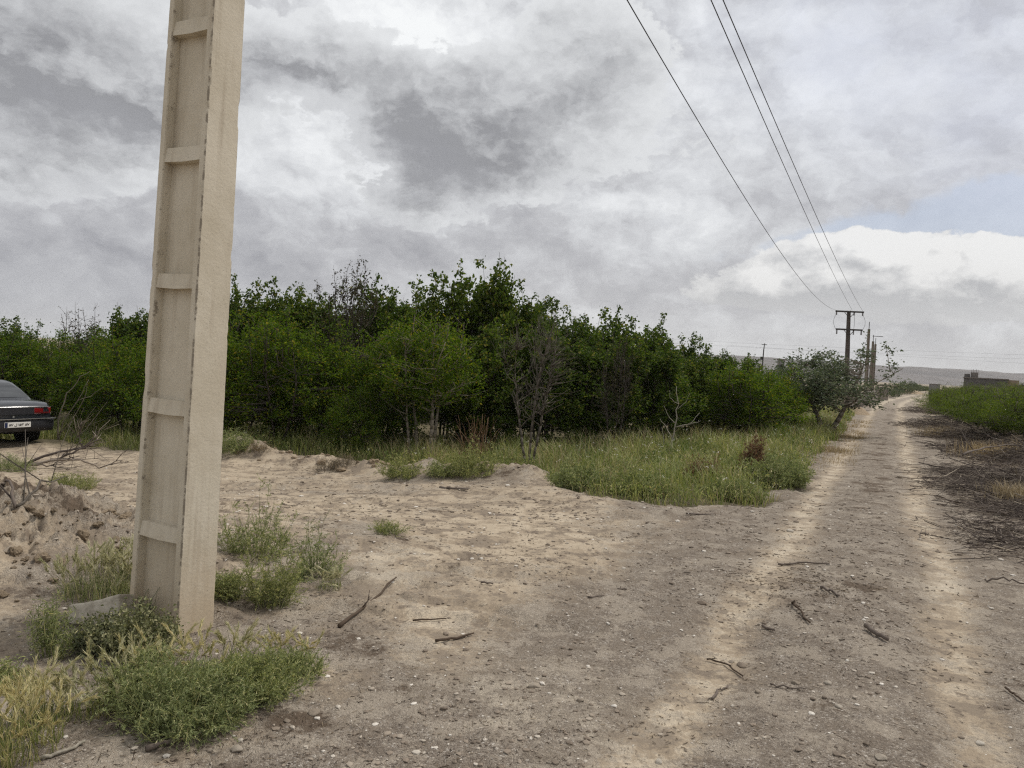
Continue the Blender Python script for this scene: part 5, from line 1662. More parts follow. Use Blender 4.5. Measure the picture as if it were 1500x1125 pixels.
def leafy_weed(rx, ry, h, stems, seed, leaf=(0.022, 0.015), per=26):
    rng = np.random.default_rng(seed)
    P0, P1, R0, R1, C, D = [], [], [], [], [], []
    for s in range(stems):
        a = rng.uniform(0, 2 * np.pi); q = rng.uniform(0, 1) ** 0.5
        b = np.array([math.cos(a) * rx * q * 0.5, math.sin(a) * ry * q * 0.5, -0.02])
        e = np.array([math.cos(a) * rx * q, math.sin(a) * ry * q, h * (1 - 0.5 * q * q) * rng.uniform(0.6, 1.1)])
        m = (b + e) / 2 + rng.normal(0, 0.02, 3)
        P0 += [b, m]; P1 += [m, e]; R0 += [0.003, 0.002]; R1 += [0.002, 0.001]
        t = rng.uniform(0.3, 1.05, per)[:, None]
        C.append(b + (e - b) * t + rng.normal(0, 0.018, (per, 3))); D.append(unit(per, rng) + np.array([0, 0, 0.3]))
    C = np.concatenate(C); D = np.concatenate(D)
    s = rng.uniform(0.6, 1.35, len(C))
    return np_mesh('stems', *segs_mesh(P0, P1, R0, R1, 4)), np_mesh('leaves', *leaves_mesh(C, D, unit(len(C), rng) + np.array([0, 0, 0.8]), leaf[0] * s, leaf[1] * s))


def build_weeds():
    rng = np.random.default_rng(19)
    def at(px, py): x, y = on_ground(px, py); return (x, y, gz(x, y))
    def bush(px, py, rx, ry, h, stems, seed, label, mat='weed', wood='weed', **kw):
        w, l = spiny_bush(rx, ry, h, stems, seed, **kw)
        return plant('weed_bush', w, l, wood, mat, at(px, py), 0.0, 1.0, label, 'weed', None, ('stems', 'leaves'))
    # big spiny cushion in front of the pole, built of three plants
    bush(272, 1062, 0.32, 0.24, 0.23, 280, 1, 'largest low spiny green bush in front of the near pole')
    bush(362, 1024, 0.25, 0.20, 0.18, 210, 2, 'low spiny green bush right of the largest one in front of the near pole')
    bush(212, 1032, 0.17, 0.17, 0.20, 150, 3, 'small spiny green bush left of the largest one in front of the near pole')
    bush(425, 990, 0.14, 0.12, 0.11, 55, 4, 'small sparse green bush at the right end of the spiny clump before the pole')
    # behind / right of the pole
    bush(398, 885, 0.18, 0.15, 0.36, 85, 5, 'upright feathery green bush right of the foot of the near pole', wild=0.8)
    bush(375, 820, 0.32, 0.26, 0.34, 90, 6, 'feathery green bush behind the upright one right of the near pole', wild=0.8)
    bush(455, 850, 0.18, 0.16, 0.22, 55, 7, 'small yellowish green bush at the right end of the clump behind the pole', wild=0.8)
    bush(330, 880, 0.10, 0.10, 0.14, 60, 8, 'small dark green tuft touching the right side of the pole foot')
    bush(105, 716, 0.42, 0.25, 0.20, 120, 10, 'round grey green tuft on bare earth left of the near pole', nleaf=9)
    bush(12, 692, 0.45, 0.3, 0.28, 140, 11, 'grey green tuft at the left picture edge below the car', nleaf=9)
    bush(566, 787, 0.16, 0.12, 0.10, 40, 12, 'tiny lone green tuft on the bare earth right of the pole', nleaf=8)
    bush(341, 664, 0.45, 0.4, 0.40, 150, 13, 'dark green tuft at the edge of the berm right of the pole', nleaf=8, leaf=(0.03, 0.008))
    bush(588, 700, 0.40, 0.3, 0.27, 80, 14, 'grey green tuft left of the round earth lump on the berm', nleaf=9, leaf=(0.03, 0.007), wild=0.8)
    bush(694, 699, 0.42, 0.32, 0.34, 110, 15, 'fuller green tuft right of the round earth lump on the berm', nleaf=9, leaf=(0.03, 0.007), wild=0.8)
    bush(645, 702, 0.28, 0.2, 0.24, 70, 16, 'thin tuft in front of the round earth lump on the berm', nleaf=8, leaf=(0.03, 0.007))
    bush(1138, 712, 0.55, 0.5, 0.52, 260, 17, 'pale green bush at the right corner of the tall grass by the track', nleaf=10, leaf=(0.035, 0.009))
    bush(1075, 732, 0.5, 0.3, 0.26, 150, 18, 'pale green cushion at the front edge of the tall grass', nleaf=9, leaf=(0.03, 0.009))
    bush(940, 728, 0.5, 0.3, 0.30, 150, 23, 'green cushion at the front left of the tall grass', nleaf=9, leaf=(0.035, 0.009))
    bush(850, 722, 0.5, 0.4, 0.36, 170, 24, 'grey green cushion at the left corner of the tall grass', nleaf=9, leaf=(0.035, 0.009))
    bush(1103, 700, 0.22, 0.20, 0.62, 150, 19, 'rust brown seeding dock standing in the tall grass', mat='rust', wood='rust', leaf=(0.025, 0.010))
    bush(1030, 706, 0.30, 0.25, 0.40, 120, 29, 'dull brown dry plant in the tall grass left of the rusty dock', mat='rust', wood='rust', leaf=(0.02, 0.008))
    bush(97, 690 - 55, 0.4, 0.3, 0.3, 80, 25, 'dim green tuft beside the bare stems near the car', nleaf=8, leaf=(0.03, 0.008))
    for i, (px, py, lab) in enumerate(((480, 690, 'dry brown tuft on the face of the berm'), (505, 682, 'dry brown tuft beside another on the berm'), (380, 668, 'small dry tuft at the left end of the berm'))):
        bush(px, py, 0.28, 0.2, 0.2, 60, 40 + i, lab, mat='straw', wood='deadwood', nleaf=5)
    for i, (px, py, rx, h, lab) in enumerate(((1378, 640, 0.8, 0.5, 'straw coloured grass tuft at the roadside below the right hedge'), (1452, 672, 0.8, 0.55, 'larger straw coloured tuft behind the brushwood on the right'),
                                              (1497, 735, 0.5, 0.4, 'straw tuft in the brushwood at the right picture edge'), (1240, 640, 0.7, 0.13, 'low dry grass on the verge by the roadside tree'),
                                              (1215, 660, 0.7, 0.18, 'greenish dry grass on the verge before the roadside tree'))):
        x, y, z = at(px, py)
        n = 700
        q = rng.normal(0, rx * 0.42, (n, 2))
        zz = land(x + q[:, 0], y + q[:, 1])
        V, F = blades_mesh(np.stack([q[:, 0], q[:, 1], zz - z - 0.02], -1), rng.uniform(0.4, 1, n) * h, rng.uniform(0.006, 0.012, n), rng.uniform(0.2, 0.9, n), rng.uniform(0, 6.28, n))
        tag(obj('grass_tuft', np_mesh('grass_tuft', V, F), M['straw'], loc=(x, y, z)), lab, 'grass tuft')
    # wild barley
    for i, (px, py, n, rx, ry, h0, h1, lab) in enumerate((
            (150, 880, 150, 0.24, 0.18, 0.20, 0.34, 'yellow green barley clump left of the near pole behind the stone slab'),
            (195, 850, 70, 0.14, 0.12, 0.18, 0.30, 'barley clump against the left foot of the near pole'),
            (20, 1108, 90, 0.17, 0.16, 0.20, 0.34, 'ripening barley clump in the bottom left corner'),
            (62, 1062, 45, 0.12, 0.10, 0.14, 0.26, 'short barley clump right of the corner one'),
            (128, 1050, 40, 0.12, 0.08, 0.13, 0.24, 'short straw coloured barley between the corner and the spiny bush'),
            (178, 1032, 36, 0.10, 0.10, 0.18, 0.30, 'tall eared barley at the left edge of the spiny bush'),
            (262, 1000, 42, 0.24, 0.10, 0.18, 0.28, 'row of barley ears rising behind the spiny bush'),
            (345, 980, 28, 0.14, 0.08, 0.16, 0.26, 'leaning barley ears behind the right part of the spiny bush'),
            (482, 868, 30, 0.09, 0.08, 0.10, 0.20, 'few pale barley ears right of the feathery bush'),
            (425, 965, 25, 0.14, 0.08, 0.10, 0.18, 'short dry barley above the right end of the spiny clump'))):
        x, y, z = at(px, py)
        st_, er_ = barley(n, rx, ry, h0, h1, 60 + i)
        e = tag(empty('wild_barley', (x, y, z)), lab, 'barley', 'wild barley around the near pole')
        obj('stalks', st_, M['barley'], e); obj('ears', er_, M['ear'], e)
    # leafy weeds
    w, l = leafy_weed(0.30, 0.22, 0.30, 120, 3)
    plant('leafy_weed', w, l, 'saltbush', 'saltbush', at(192, 962), 0, 1, 'dark grey green leafy weed at the foot of the near pole', 'weed', None, ('stems', 'leaves'))
    w, l = leafy_weed(0.14, 0.12, 0.18, 50, 5)
    plant('leafy_weed', w, l, 'saltbush', 'saltbush', at(140, 955), 0, 1, 'small grey leafy weed below the stone slab', 'weed', None, ('stems', 'leaves'))
    w, l = leafy_weed(0.14, 0.10, 0.34, 26, 4, leaf=(0.03, 0.004), per=70)
    plant('feathery_weed', w, l, 'weed', 'weed', at(78, 962), 0, 1, 'feathery fennel like weed left of the stone slab', 'weed', None, ('stems', 'leaves'))
    w, l = leafy_weed(0.12, 0.10, 0.15, 40, 6, leaf=(0.02, 0.006))
    plant('leafy_weed', w, l, 'weed', 'weed', at(5, 1010), 0, 1, 'small green weed at the left picture edge above the barley corner', 'weed', None, ('stems', 'leaves'))
    x, y, z = at(218, 915)
    n = 26
    V, F = blades_mesh(np.stack([rng.normal(0, 0.03, n), rng.normal(0, 0.03, n), np.full(n, -0.02)], -1), rng.uniform(0.18, 0.42, n), rng.uniform(0.006, 0.010, n), rng.uniform(0.2, 1.0, n), rng.uniform(0, 6.28, n))
    tag(obj('blade_tuft', np_mesh('blade_tuft', V, F), M['saltbush'], loc=(x, y - 0.04, z)), 'tuft of long arching dark blades against the pole foot', 'grass tuft')


# ---------------------------------------------------------------- stones, twigs, brushwood
def stone_mesh(seed, sub=3, flat=0.6, rough=0.25):
    bm = bmesh.new()
    bmesh.ops.create_icosphere(bm, subdivisions=sub, radius=1.0)
    rng = np.random.default_rng(seed)
    ds = unit(9, rng); cut = rng.uniform(0.55, 0.9, 9)
    ph = rng.uniform(0, 6.28, 6)
    for v in bm.verts:
        p = np.array(v.co[:])
        for d, c in zip(ds, cut):
            k = p @ d
            if k > c: p = p - d * (k - c) * 0.85
        p *= 1 + rough * 0.25 * (math.sin(p[0] * 5 + ph[0]) + math.sin(p[1] * 6 + ph[1]) + math.sin(p[2] * 5 + ph[2])) / 3
        p[2] *= flat
        v.co = p
    me = bpy.data.meshes.new('stone')
    bm.to_mesh(me); bm.free()
    for f in me.polygons: f.use_smooth = True
    return me


def build_litter():
    rng = np.random.default_rng(23)
    ico = bmesh.new(); bmesh.ops.create_icosphere(ico, subdivisions=1, radius=1.0)
    iv = np.array([v.co[:] for v in ico.verts]); iff = np.array([[v.index for v in f.verts] for f in ico.faces]); ico.free()

    def scatter(n, smin, smax, power, r0, r1, amin=-46, amax=46):
        r = np.exp(rng.uniform(math.log(r0), math.log(r1), n))
        a = np.radians(rng.uniform(amin, amax, n))
        x, y = r * np.sin(a), r * np.cos(a)
        d = road_d(x, y)
        trk = np.exp(-((np.abs(d) - 0.68) / 0.28) ** 2)
        gd = np.maximum(polydist(x, y, GRASS), polydist(x, y, GRASS2))
        clus = fbm(x, y, 0.8, 3, seed=88)
        bare = ss(-1.5, -3.5, d) * 0.12
        keep = (rng.uniform(0, 1, n) > 0.72 * trk + bare) & (gd < 0.15) & (clus > rng.uniform(-0.7, 0.25, n)) & ~((y > 15.5) & (d < -2.2))
        x, y = x[keep], y[keep]
        s = smin * (smax / smin) ** (rng.uniform(0, 1, len(x)) ** power)
        return x, y, s

    x, y, s = scatter(60000, 0.0022, 0.020, 3.4, 2.4, 26)
    s = s * np.clip(np.hypot(x, y) / 6, 0.9, 1.5)
    n = len(x)
    sc = s[:, None] * rng.uniform(0.65, 1.35, (n, 3)) * np.array([1, 1, 0.5])
    ph = rng.uniform(0, 2 * np.pi, n)
    jit = rng.uniform(0.75, 1.2, (n, len(iv), 1))
    L = iv[None] * jit * sc[:, None, :]
    c, s_ = np.cos(ph)[:, None], np.sin(ph)[:, None]
    X = L[:, :, 0] * c - L[:, :, 1] * s_; Y = L[:, :, 0] * s_ + L[:, :, 1] * c
    z = land(x, y)
    V = np.stack([X + x[:, None], Y + y[:, None], L[:, :, 2] + z[:, None] + s[:, None] * 0.15], -1).reshape(-1, 3)
    F = (iff[None] + (np.arange(n) * len(iv))[:, None, None]).reshape(-1, 3)
    o = obj('gravel', np_mesh('gravel', V, [F], False), M['pebble']); o['kind'] = 'stuff'
    tag(o, 'loose pebbles and grit scattered over the track and bare earth', 'gravel')
    # slivers of twig and chaff
    n = 30000
    r = np.exp(rng.uniform(math.log(2.4), math.log(24), n)); a = np.radians(rng.uniform(-46, 46, n))
    x, y = r * np.sin(a), r * np.cos(a)
    d = road_d(x, y)
    clus = fbm(x, y, 1.1, 3, seed=98) + 0.9 * ss(1.4, 2.6, d) * ss(5, 8, y)
    gd = np.maximum(polydist(x, y, GRASS), polydist(x, y, GRASS2))
    k = (clus > rng.uniform(-0.35, 0.6, n)) & (gd < 0.1) & ~((y > 15.5) & (d < -2.2))
    x, y, r = x[k], y[k], r[k]
    for cx, cy, sx, sy, m_ in ((2.5, 6.1, 0.40, 0.28, 420), (-1.25, 3.25, 0.5, 0.18, 260), (1.9, 5.6, 0.5, 0.35, 200), (-1.3, 4.6, 0.35, 0.3, 220), (-1.0, 4.35, 0.25, 0.2, 120)):
        x = np.concatenate([x, rng.normal(cx, sx, m_)]); y = np.concatenate([y, rng.normal(cy, sy, m_)])
    r = np.hypot(x, y)
    n = len(x)
    l = rng.uniform(0.008, 0.030, n) * np.clip(r / 5, 0.9, 1.9) * np.where(rng.uniform(0, 1, n) > 0.94, 3.0, 1.0)
    ang = rng.uniform(0, 6.28, n)
    z = land(x, y) + 0.004
    D = np.stack([np.cos(ang), np.sin(ang), rng.normal(0, 0.12, n)], -1) * l[:, None] / 2
    C = np.stack([x, y, z], -1)
    rad = rng.uniform(0.0008, 0.0024, n) * np.clip(r / 5, 0.9, 1.8)
    V, F = segs_mesh(C - D, C + D, rad, rad * 0.7, 4)
    o = obj('twig_litter', np_mesh('twig_litter', V, F), M['twig']); o['kind'] = 'stuff'
    tag(o, 'small broken twigs and chaff strewn over the ground', 'twig litter')
    # rough clods on the dug heap
    cl = [stone_mesh(500 + i, 3, 0.8, 0.5) for i in range(5)]
    for m_ in cl:
        m_.materials.append(M['clod'])
        for v in m_.vertices:
            p = np.array(v.co[:])
            k = 1 + 0.9 * float(fbm(np.array([p[0] * 1.3 + p[2]]), np.array([p[1] * 1.3 - p[2] * 0.7]), 1.7, 4, 0.6, seed=7)[0])
            v.co = p * k
        for f in m_.polygons: f.use_smooth = False
    n_cl = 0
    for i in range(900):
        px, py = rng.uniform(-60, 200), rng.uniform(735, 950)
        x, y = on_ground(px, py)
        mm = math.exp(-((x + 4.4) / 1.5) ** 2 - ((y - 5.9) / 1.3) ** 2)
        if rng.uniform() > mm * 1.1 or n_cl >= 130: continue
        s = 0.010 + 0.045 * rng.uniform() ** 3.5
        o = obj('earth_clod', cl[n_cl % 5], None, loc=(x, y, gz(x, y) + s * 0.15), rz=rng.uniform(0, 6.28))
        o.scale = (s * rng.uniform(0.8, 1.4), s * rng.uniform(0.8, 1.3), s)
        tag(o, 'dry brown clod on the dug up heap left of the near pole', 'clod', 'clods of the dug up heap')
        n_cl += 1
    # crumbled clods along the low ridge
    for i in range(46):
        q = rng.uniform(0, len(BERM) - 1.001); k = int(q); t = q - k
        x = BERM[k][0] * (1 - t) + BERM[k + 1][0] * t + rng.normal(0, 0.22); y = BERM[k][1] * (1 - t) + BERM[k + 1][1] * t + rng.normal(0, 0.25)
        s = 0.03 + 0.07 * rng.uniform() ** 2.5
        o = obj('earth_clod', cl[i % 5], None, loc=(x, y, gz(x, y) + s * 0.1), rz=rng.uniform(0, 6.28))
        o.scale = (s * rng.uniform(0.8, 1.4), s, s * 0.8)
        tag(o, 'dry clod crumbled from the low earth ridge before the orchard', 'clod', 'clods of the low ridge')
    # stones worth a name
    st = [stone_mesh(600 + i, 3, 0.62) for i in range(7)]
    for m_ in st: m_.materials.append(M['rock'])
    named = [(1086, 974, 0.030, 'rounded grey stone touching smaller pebbles by the forked twig'), (1072, 968, 0.017, 'flat pebble leaning against the rounded grey stone'), (1213, 1006, 0.022, 'flat dark stone left of centre on the track gravel'),
             (1166, 1004, 0.020, 'white stone beside the flat dark one on the gravel'), (1110, 1018, 0.018, 'pair stone, pale, left of the flat dark one'), (1228, 1043, 0.018, 'white flat stone below the dark one'),
             (1285, 918, 0.018, 'white stone above the thick dark stick'), (1447, 988, 0.024, 'half sunk tan stone on the right wheel track'), (1338, 1080, 0.016, 'pale stone near the bottom of the right wheel track'),
             (1435, 1102, 0.018, 'flat pale stone near the bottom right corner'), (783, 1008, 0.030, 'half buried tan stone in the pale crust'), (850, 1030, 0.020, 'dark pebble right of the half buried tan stone'),
             (930, 1080, 0.016, 'white pebble near the bottom centre'), (965, 1122, 0.020, 'rounded stone at the bottom edge right of centre'), (940, 888, 0.016, 'white pebble on the dark litter in the middle'),
             (1290, 1120, 0.026, 'flat stone cut by the bottom edge'), (1157, 783, 0.040, 'white stone at the near edge of the left wheel track'), (1028, 884, 0.028, 'dark square stone beside the left wheel track'),
             (302, 960, 0.022, 'pale stone at the right foot of the near pole'), (250, 962, 0.030, 'white stone in front of the pole corner'), (346, 1100, 0.032, 'flat tan stone below the spiny bush'),
             (180, 1064, 0.028, 'pale stone below the left end of the spiny bush'), (420, 1062, 0.016, 'white pebble right of the spiny bush'), (460, 1048, 0.028, 'grey stone right of the spiny bush'),
             (12, 822, 0.045, 'white stone on the dug up heap'), (135, 738, 0.045, 'white stone on the bare earth left of the pole'), (1316, 698, 0.05, 'white stone on the middle of the track'), (1348, 690, 0.04, 'small white stone right of the one on mid track')]
    for i, (px, py, s, lab) in enumerate(named):
        x, y = on_ground(px, py)
        o = obj('stone', st[i % 7], None, loc=(x, y, gz(x, y) + s * 0.2), rz=rng.uniform(0, 6.28))
        o.scale = (s * rng.uniform(1.0, 1.5), s, s * rng.uniform(0.8, 1.1))
        tag(o, lab, 'stone', 'stones on the track and bare earth')
    # the concrete lump beside the pole
    b = bmesh.new()
    bmesh.ops.create_cube(b, size=1.0)
    bmesh.ops.subdivide_edges(b, edges=b.edges[:], cuts=7, use_grid_fill=True)
    for v in b.verts:
        p = v.co
        t = p.x + 0.5
        v.co = Vector((p.x * 0.34, p.y * 0.20 * (1 - 0.2 * t), p.z * 0.14 * (0.8 + 0.5 * t)))
        nn = float(fbm(np.array([v.co.x * 1.0 + v.co.z]), np.array([v.co.y + v.co.z * 0.7]), 6.0, 4, seed=50)[0])
        v.co += v.co.normalized() * nn * 0.022
    me = bpy.data.meshes.new('concrete_lump'); b.to_mesh(me); b.free()
    for f in me.polygons: f.use_smooth = True
    x, y = on_ground(142, 922)
    o = obj('concrete_lump', me, M['lump'], loc=(x, y + 0.08, gz(x, y + 0.08) + 0.075))
    o.rotation_euler = (math.radians(-14), math.radians(-12), math.radians(-14))
    md = o.modifiers.new('bevel', 'BEVEL'); md.width = 0.012; md.segments = 2
    tag(o, 'broken grey concrete slab lying in the weeds left of the near pole', 'concrete lump')

    # ------------------------------------------------ sticks
    def stick(name, p, r0, r1, mat, label, cat='stick', group=None, kinks=0.006, forks=0, fl=0.3):
        mb = MB()
        P = [Vector(q) for q in p]
        out = []
        for a, b_ in zip(P[:-1], P[1:]):
            for t in (0, 0.25, 0.5, 0.75): out.append(a.lerp(b_, t) + Vector(rng.normal(0, kinks, 3)))
        out.append(P[-1])
        rr = list(np.linspace(r0, r1, len(out)) * rng.uniform(0.88, 1.12, len(out)))
        mb.tube(out, rr, 8)
        L = (P[-1] - P[0]).length
        for f in range(forks):
            i = int(rng.integers(len(out) // 5, len(out) - 2))
            d = (out[i + 1] - out[i]).normalized() + Vector(rng.normal(0, 0.55, 3)) * Vector((1, 1, 0.5)).length * 0.6
            d.z = abs(d.z) * 0.7
            l = L * fl * rng.uniform(0.4, 1.0)
            q1 = out[i] + d.normalized() * l * 0.5; q2 = q1 + (d.normalized() + Vector(rng.normal(0, 0.25, 3))).normalized() * l * 0.5
            mb.tube([out[i], q1, q2], [rr[i] * 0.6, rr[i] * 0.42, rr[i] * 0.2], 6)
            for g in range(2):
                q3 = q1 + (d.normalized() + Vector(rng.normal(0, 0.6, 3))).normalized() * l * 0.3
                mb.tube([q1, q3], [rr[i] * 0.3, rr[i] * 0.14], 5)
        o = mb.build(name, M[mat], None, True)
        return tag(o, label, cat, group)

    def gp(px, py, h=0.0):
        x, y = on_ground(px, py)
        return (x, y, gz(x, y) + h)
    NM = [(((497, 918), (530, 893), (580, 858)), 0.013, 0.006, 'twig', 'long dark stick with a side knob pointing up right of the pole', 1, 0.004),
          (((606, 907), (654, 904)), 0.006, 0.004, 'twig', 'thin stick lying level below the long dark stick', 0, 0.004),
          (((638, 939), (668, 933), (694, 926)), 0.010, 0.006, 'twig', 'thick brown stick lying level on the pale crust', 0, 0.004),
          (((1266, 928), (1282, 938), (1300, 947)), 0.018, 0.014, 'brush', 'thick short dark stick on the gravel of the track', 0, 0.004),
          (((1472, 1022), (1485, 1032), (1500, 1044)), 0.007, 0.005, 'twig', 'straight brown stick at the lower right picture edge', 0, 0.003),
          (((1034, 966), (1060, 972), (1088, 993)), 0.006, 0.004, 'twig', 'forked pale twig beside the rounded grey stone', 2, 0.004),
          (((1042, 1028), (1052, 1014), (1066, 1008)), 0.007, 0.004, 'brush', 'crooked dark twig left of the pale paired stones', 2, 0.005),
          (((1160, 890), (1170, 905), (1186, 920)), 0.010, 0.006, 'twig', 'crooked root like stick on the disturbed earth of the track', 2, 0.008),
          (((1200, 868), (1216, 872), (1228, 880)), 0.012, 0.008, 'brush', 'short broken stick end on the disturbed earth', 1, 0.006),
          (((1118, 920), (1134, 926)), 0.010, 0.009, 'brush', 'stubby dark stick left on the disturbed earth', 0, 0.003),
          (((1140, 832), (1170, 828), (1215, 831)), 0.010, 0.006, 'brush', 'thin dark stick across the track above the disturbed earth', 1, 0.006),
          (((645, 720), (660, 724), (686, 724)), 0.020, 0.012, 'brush', 'dark stick lying on bare earth below the round earth lump', 0, 0.006),
          (((862, 880), (884, 876)), 0.008, 0.005, 'brush', 'small dark curved stick on the middle bare earth', 0, 0.004),
          (((704, 863), (722, 864)), 0.008, 0.006, 'brush', 'tiny dark stick on the bare earth left of centre', 0, 0.003),
          (((905, 862), (918, 863)), 0.008, 0.006, 'brush', 'tiny dark stick right of the curved one', 0, 0.003),
          (((1005, 761), (1046, 760)), 0.010, 0.006, 'brush', 'thin dark stick on the pale patch before the tall grass', 0, 0.004),
          (((62, 1120), (90, 1112), (124, 1098)), 0.008, 0.006, 'whitebark', 'pale peeled stick in the lower left corner', 0, 0.003),
          (((215, 1105), (245, 1095), (270, 1088)), 0.013, 0.008, 'brush', 'dark stick in front of the spiny bush', 1, 0.005),
          (((0, 995), (24, 990), (44, 986)), 0.010, 0.008, 'twig', 'grey stick at the left picture edge below the feathery weed', 0, 0.003),
          (((120, 966), (138, 978), (172, 984)), 0.004, 0.003, 'whitebark', 'thin forked pale twig below the leafy weed', 2, 0.003),
          (((1128, 1009), (1150, 1012), (1180, 1016)), 0.005, 0.003, 'brush', 'thin dark twig among the white pebbles', 0, 0.004)]
    for p, r0, r1, mt, lab, fk, kk in NM: stick('stick', [gp(*q, h=r0 * 0.8 + 0.008) for q in p], r0, r1, mt, lab, forks=fk, kinks=kk)
    # dead branch in front of the car
    def lift(px, py, h): x, y, z = gp(px, py); return (x, y, z + h)
    b0 = np.array(lift(32, 686, 0.03))
    def rel(dx, dy, dz): return tuple(b0 + np.array([dx, dy, dz]))
    mb = MB()
    def limb(p, r0, r1):
        P = [Vector(q) for q in p]; out = []
        for a, b_ in zip(P[:-1], P[1:]):
            for t in (0, 0.25, 0.5, 0.75): out.append(a.lerp(b_, t) + Vector(rng.normal(0, 0.012, 3)))
        out.append(P[-1]); mb.tube(out, list(np.linspace(r0, r1, len(out))), 7)
        for q in range(7):
            i = int(rng.integers(4, len(out) - 1)); d = (out[i] - out[i - 1]).normalized() + Vector(rng.normal(0, 0.5, 3)); d.z = abs(d.z)
            e = out[i] + d.normalized() * rng.uniform(0.15, 0.5)
            mb.tube([out[i], (out[i] + e) / 2 + Vector(rng.normal(0, 0.02, 3)), e], [r1 * 0.8, r1 * 0.6, r1 * 0.3], 5)
            for g in range(2):
                e2 = e + Vector(rng.normal(0, 0.13, 3)) + Vector((0.05, 0, 0.05)); mb.tube([(out[i] + e) / 2, e2], [r1 * 0.4, r1 * 0.2], 4)
    limb([rel(0, 0, 0), rel(0.45, 0.2, 0.22), rel(0.85, 0.4, 0.32), rel(1.05, 0.5, 0.55)], 0.028, 0.012)
    limb([rel(0.0, 0.0, 0), rel(0.5, 0.1, 0.10), rel(0.9, 0.2, 0.30), rel(1.25, 0.3, 0.52)], 0.026, 0.011)
    limb([rel(0.05, 0.0, 0), rel(0.6, 0.0, 0.13), rel(1.0, 0.05, 0.17), rel(1.35, 0.1, 0.02), rel(1.7, 0.2, 0.16)], 0.024, 0.009)
    limb([rel(0.85, 0.4, 0.32), rel(0.78, 0.4, 0.52), rel(0.80, 0.4, 0.75)], 0.016, 0.007)
    limb([rel(0.1, 0.0, 0.02), rel(0.5, -0.1, 0.05), rel(0.95, -0.2, 0.03)], 0.018, 0.007)
    tag(mb.build('dead_branch', M['brush'], None, True), 'fallen leafless dark branch lying in front of the car', 'branch')
    stick('dead_branch', [lift(24, 775, 0.02), lift(60, 748, 0.12), lift(98, 722, 0.22)], 0.012, 0.004, 'deadwood', 'thin bare branch rising from the dug up heap at left', 'branch', forks=4, kinks=0.008)
    stick('dead_branch', [lift(24, 772, 0.02), lift(12, 752, 0.12), lift(-4, 738, 0.2)], 0.013, 0.007, 'brush', 'short dark branch sticking out of the heap at the left picture edge', 'branch', forks=1, kinks=0.008)

    # ------------------------------------------------ cut brushwood right of the track
    piles = [(1478, 702, 1.5, 1.0, 0.20, 1100, 'nearest flat heap of dark cut brushwood at the right picture edge'), (1452, 664, 1.5, 1.2, 0.30, 1000, 'dark brushwood heap below the right hedge, behind the nearest heap'),
             (1495, 672, 1.5, 0.9, 0.35, 700, 'dark brushwood heap at the right picture edge under the hedge'), (1378, 628, 1.7, 1.2, 0.55, 800, 'purplish brown brushwood heap under the left part of the hedge'),
             (1366, 606, 2.0, 1.5, 0.65, 700, 'far brushwood heap at the left end of the hedge'), (1415, 644, 1.5, 1.3, 0.38, 800, 'brushwood heap between the straw tufts at the roadside'), (1508, 752, 1.0, 1.0, 0.10, 700, 'low scatter of cut twigs at the right picture edge in front of the heaps'),
             (1455, 722, 1.0, 0.9, 0.12, 700, 'thin spread of dark cuttings between the nearest heap and the track'), (1495, 715, 1.3, 1.0, 0.26, 900, 'dark brushwood heap at the right picture edge beside the straw tuft'),
             (1490, 800, 0.8, 0.8, 0.05, 350, 'sparse scatter of cut twigs on the gravel, lowest at the right picture edge')]
    for i, (px, py, rx, ry, h, n, lab) in enumerate(piles):
        x, y = on_ground(px, py)
        z0 = gz(x, y)
        u = rng.normal(0, 0.42, n) * rx; v = rng.normal(0, 0.75, n) * ry
        ca, sa = 0.94, -0.34
        X, Yv = x + u * ca - v * sa, y + u * sa + v * ca
        gzv = land(X, Yv)
        q = np.exp(-(u / rx) ** 2 * 1.6 - (v / ry) ** 2 * 1.6)
        Z = gzv + q * h * rng.uniform(0, 1, n) + 0.012
        an = rng.normal(-0.1, 0.75, n) + np.where(rng.uniform(0, 1, n) > 0.75, 1.3, 0)
        l = rng.uniform(0.15, 0.9, n) * (0.5 + 0.4 * rx / 1.5)
        D = np.stack([np.cos(an), np.sin(an), rng.normal(0, 0.22, n)], -1)
        C = np.stack([X, Yv, Z], -1)
        A, B = C - D * l[:, None] / 2, C + D * l[:, None] / 2
        A[:, 2] = np.maximum(A[:, 2], land(A[:, 0], A[:, 1], False) + 0.005); B[:, 2] = np.maximum(B[:, 2], land(B[:, 0], B[:, 1], False) + 0.005)
        Mi = (A + B) / 2 + rng.normal(0, 0.03, (n, 3)) * l[:, None]
        r = (0.0025 + 0.0075 * rng.uniform(0, 1, n) ** 2.5) * (1.0 if i in (0, 6, 7, 8, 9) else 1.25)
        k = rng.integers(0, n, n * 2)
        S0 = Mi[k] + (B - Mi)[k] * rng.uniform(0, 0.8, (len(k), 1)); S1 = S0 + D[k] * l[k][:, None] * 0.2 + rng.normal(0, 0.08, (len(k), 3)) * (1, 1, 0.8)
        V, F = segs_mesh(np.concatenate([A, Mi, S0]), np.concatenate([Mi, B, S1]), np.concatenate([r, r * 0.85, r[k] * 0.5]), np.concatenate([r * 0.85, r * 0.5, r[k] * 0.22]), 5)
        V -= np.array([x, y, z0])
        tag(obj('brushwood_heap', np_mesh('brushwood_heap', V, F), M['brush'], loc=(x, y, z0)), lab, 'brushwood heap')
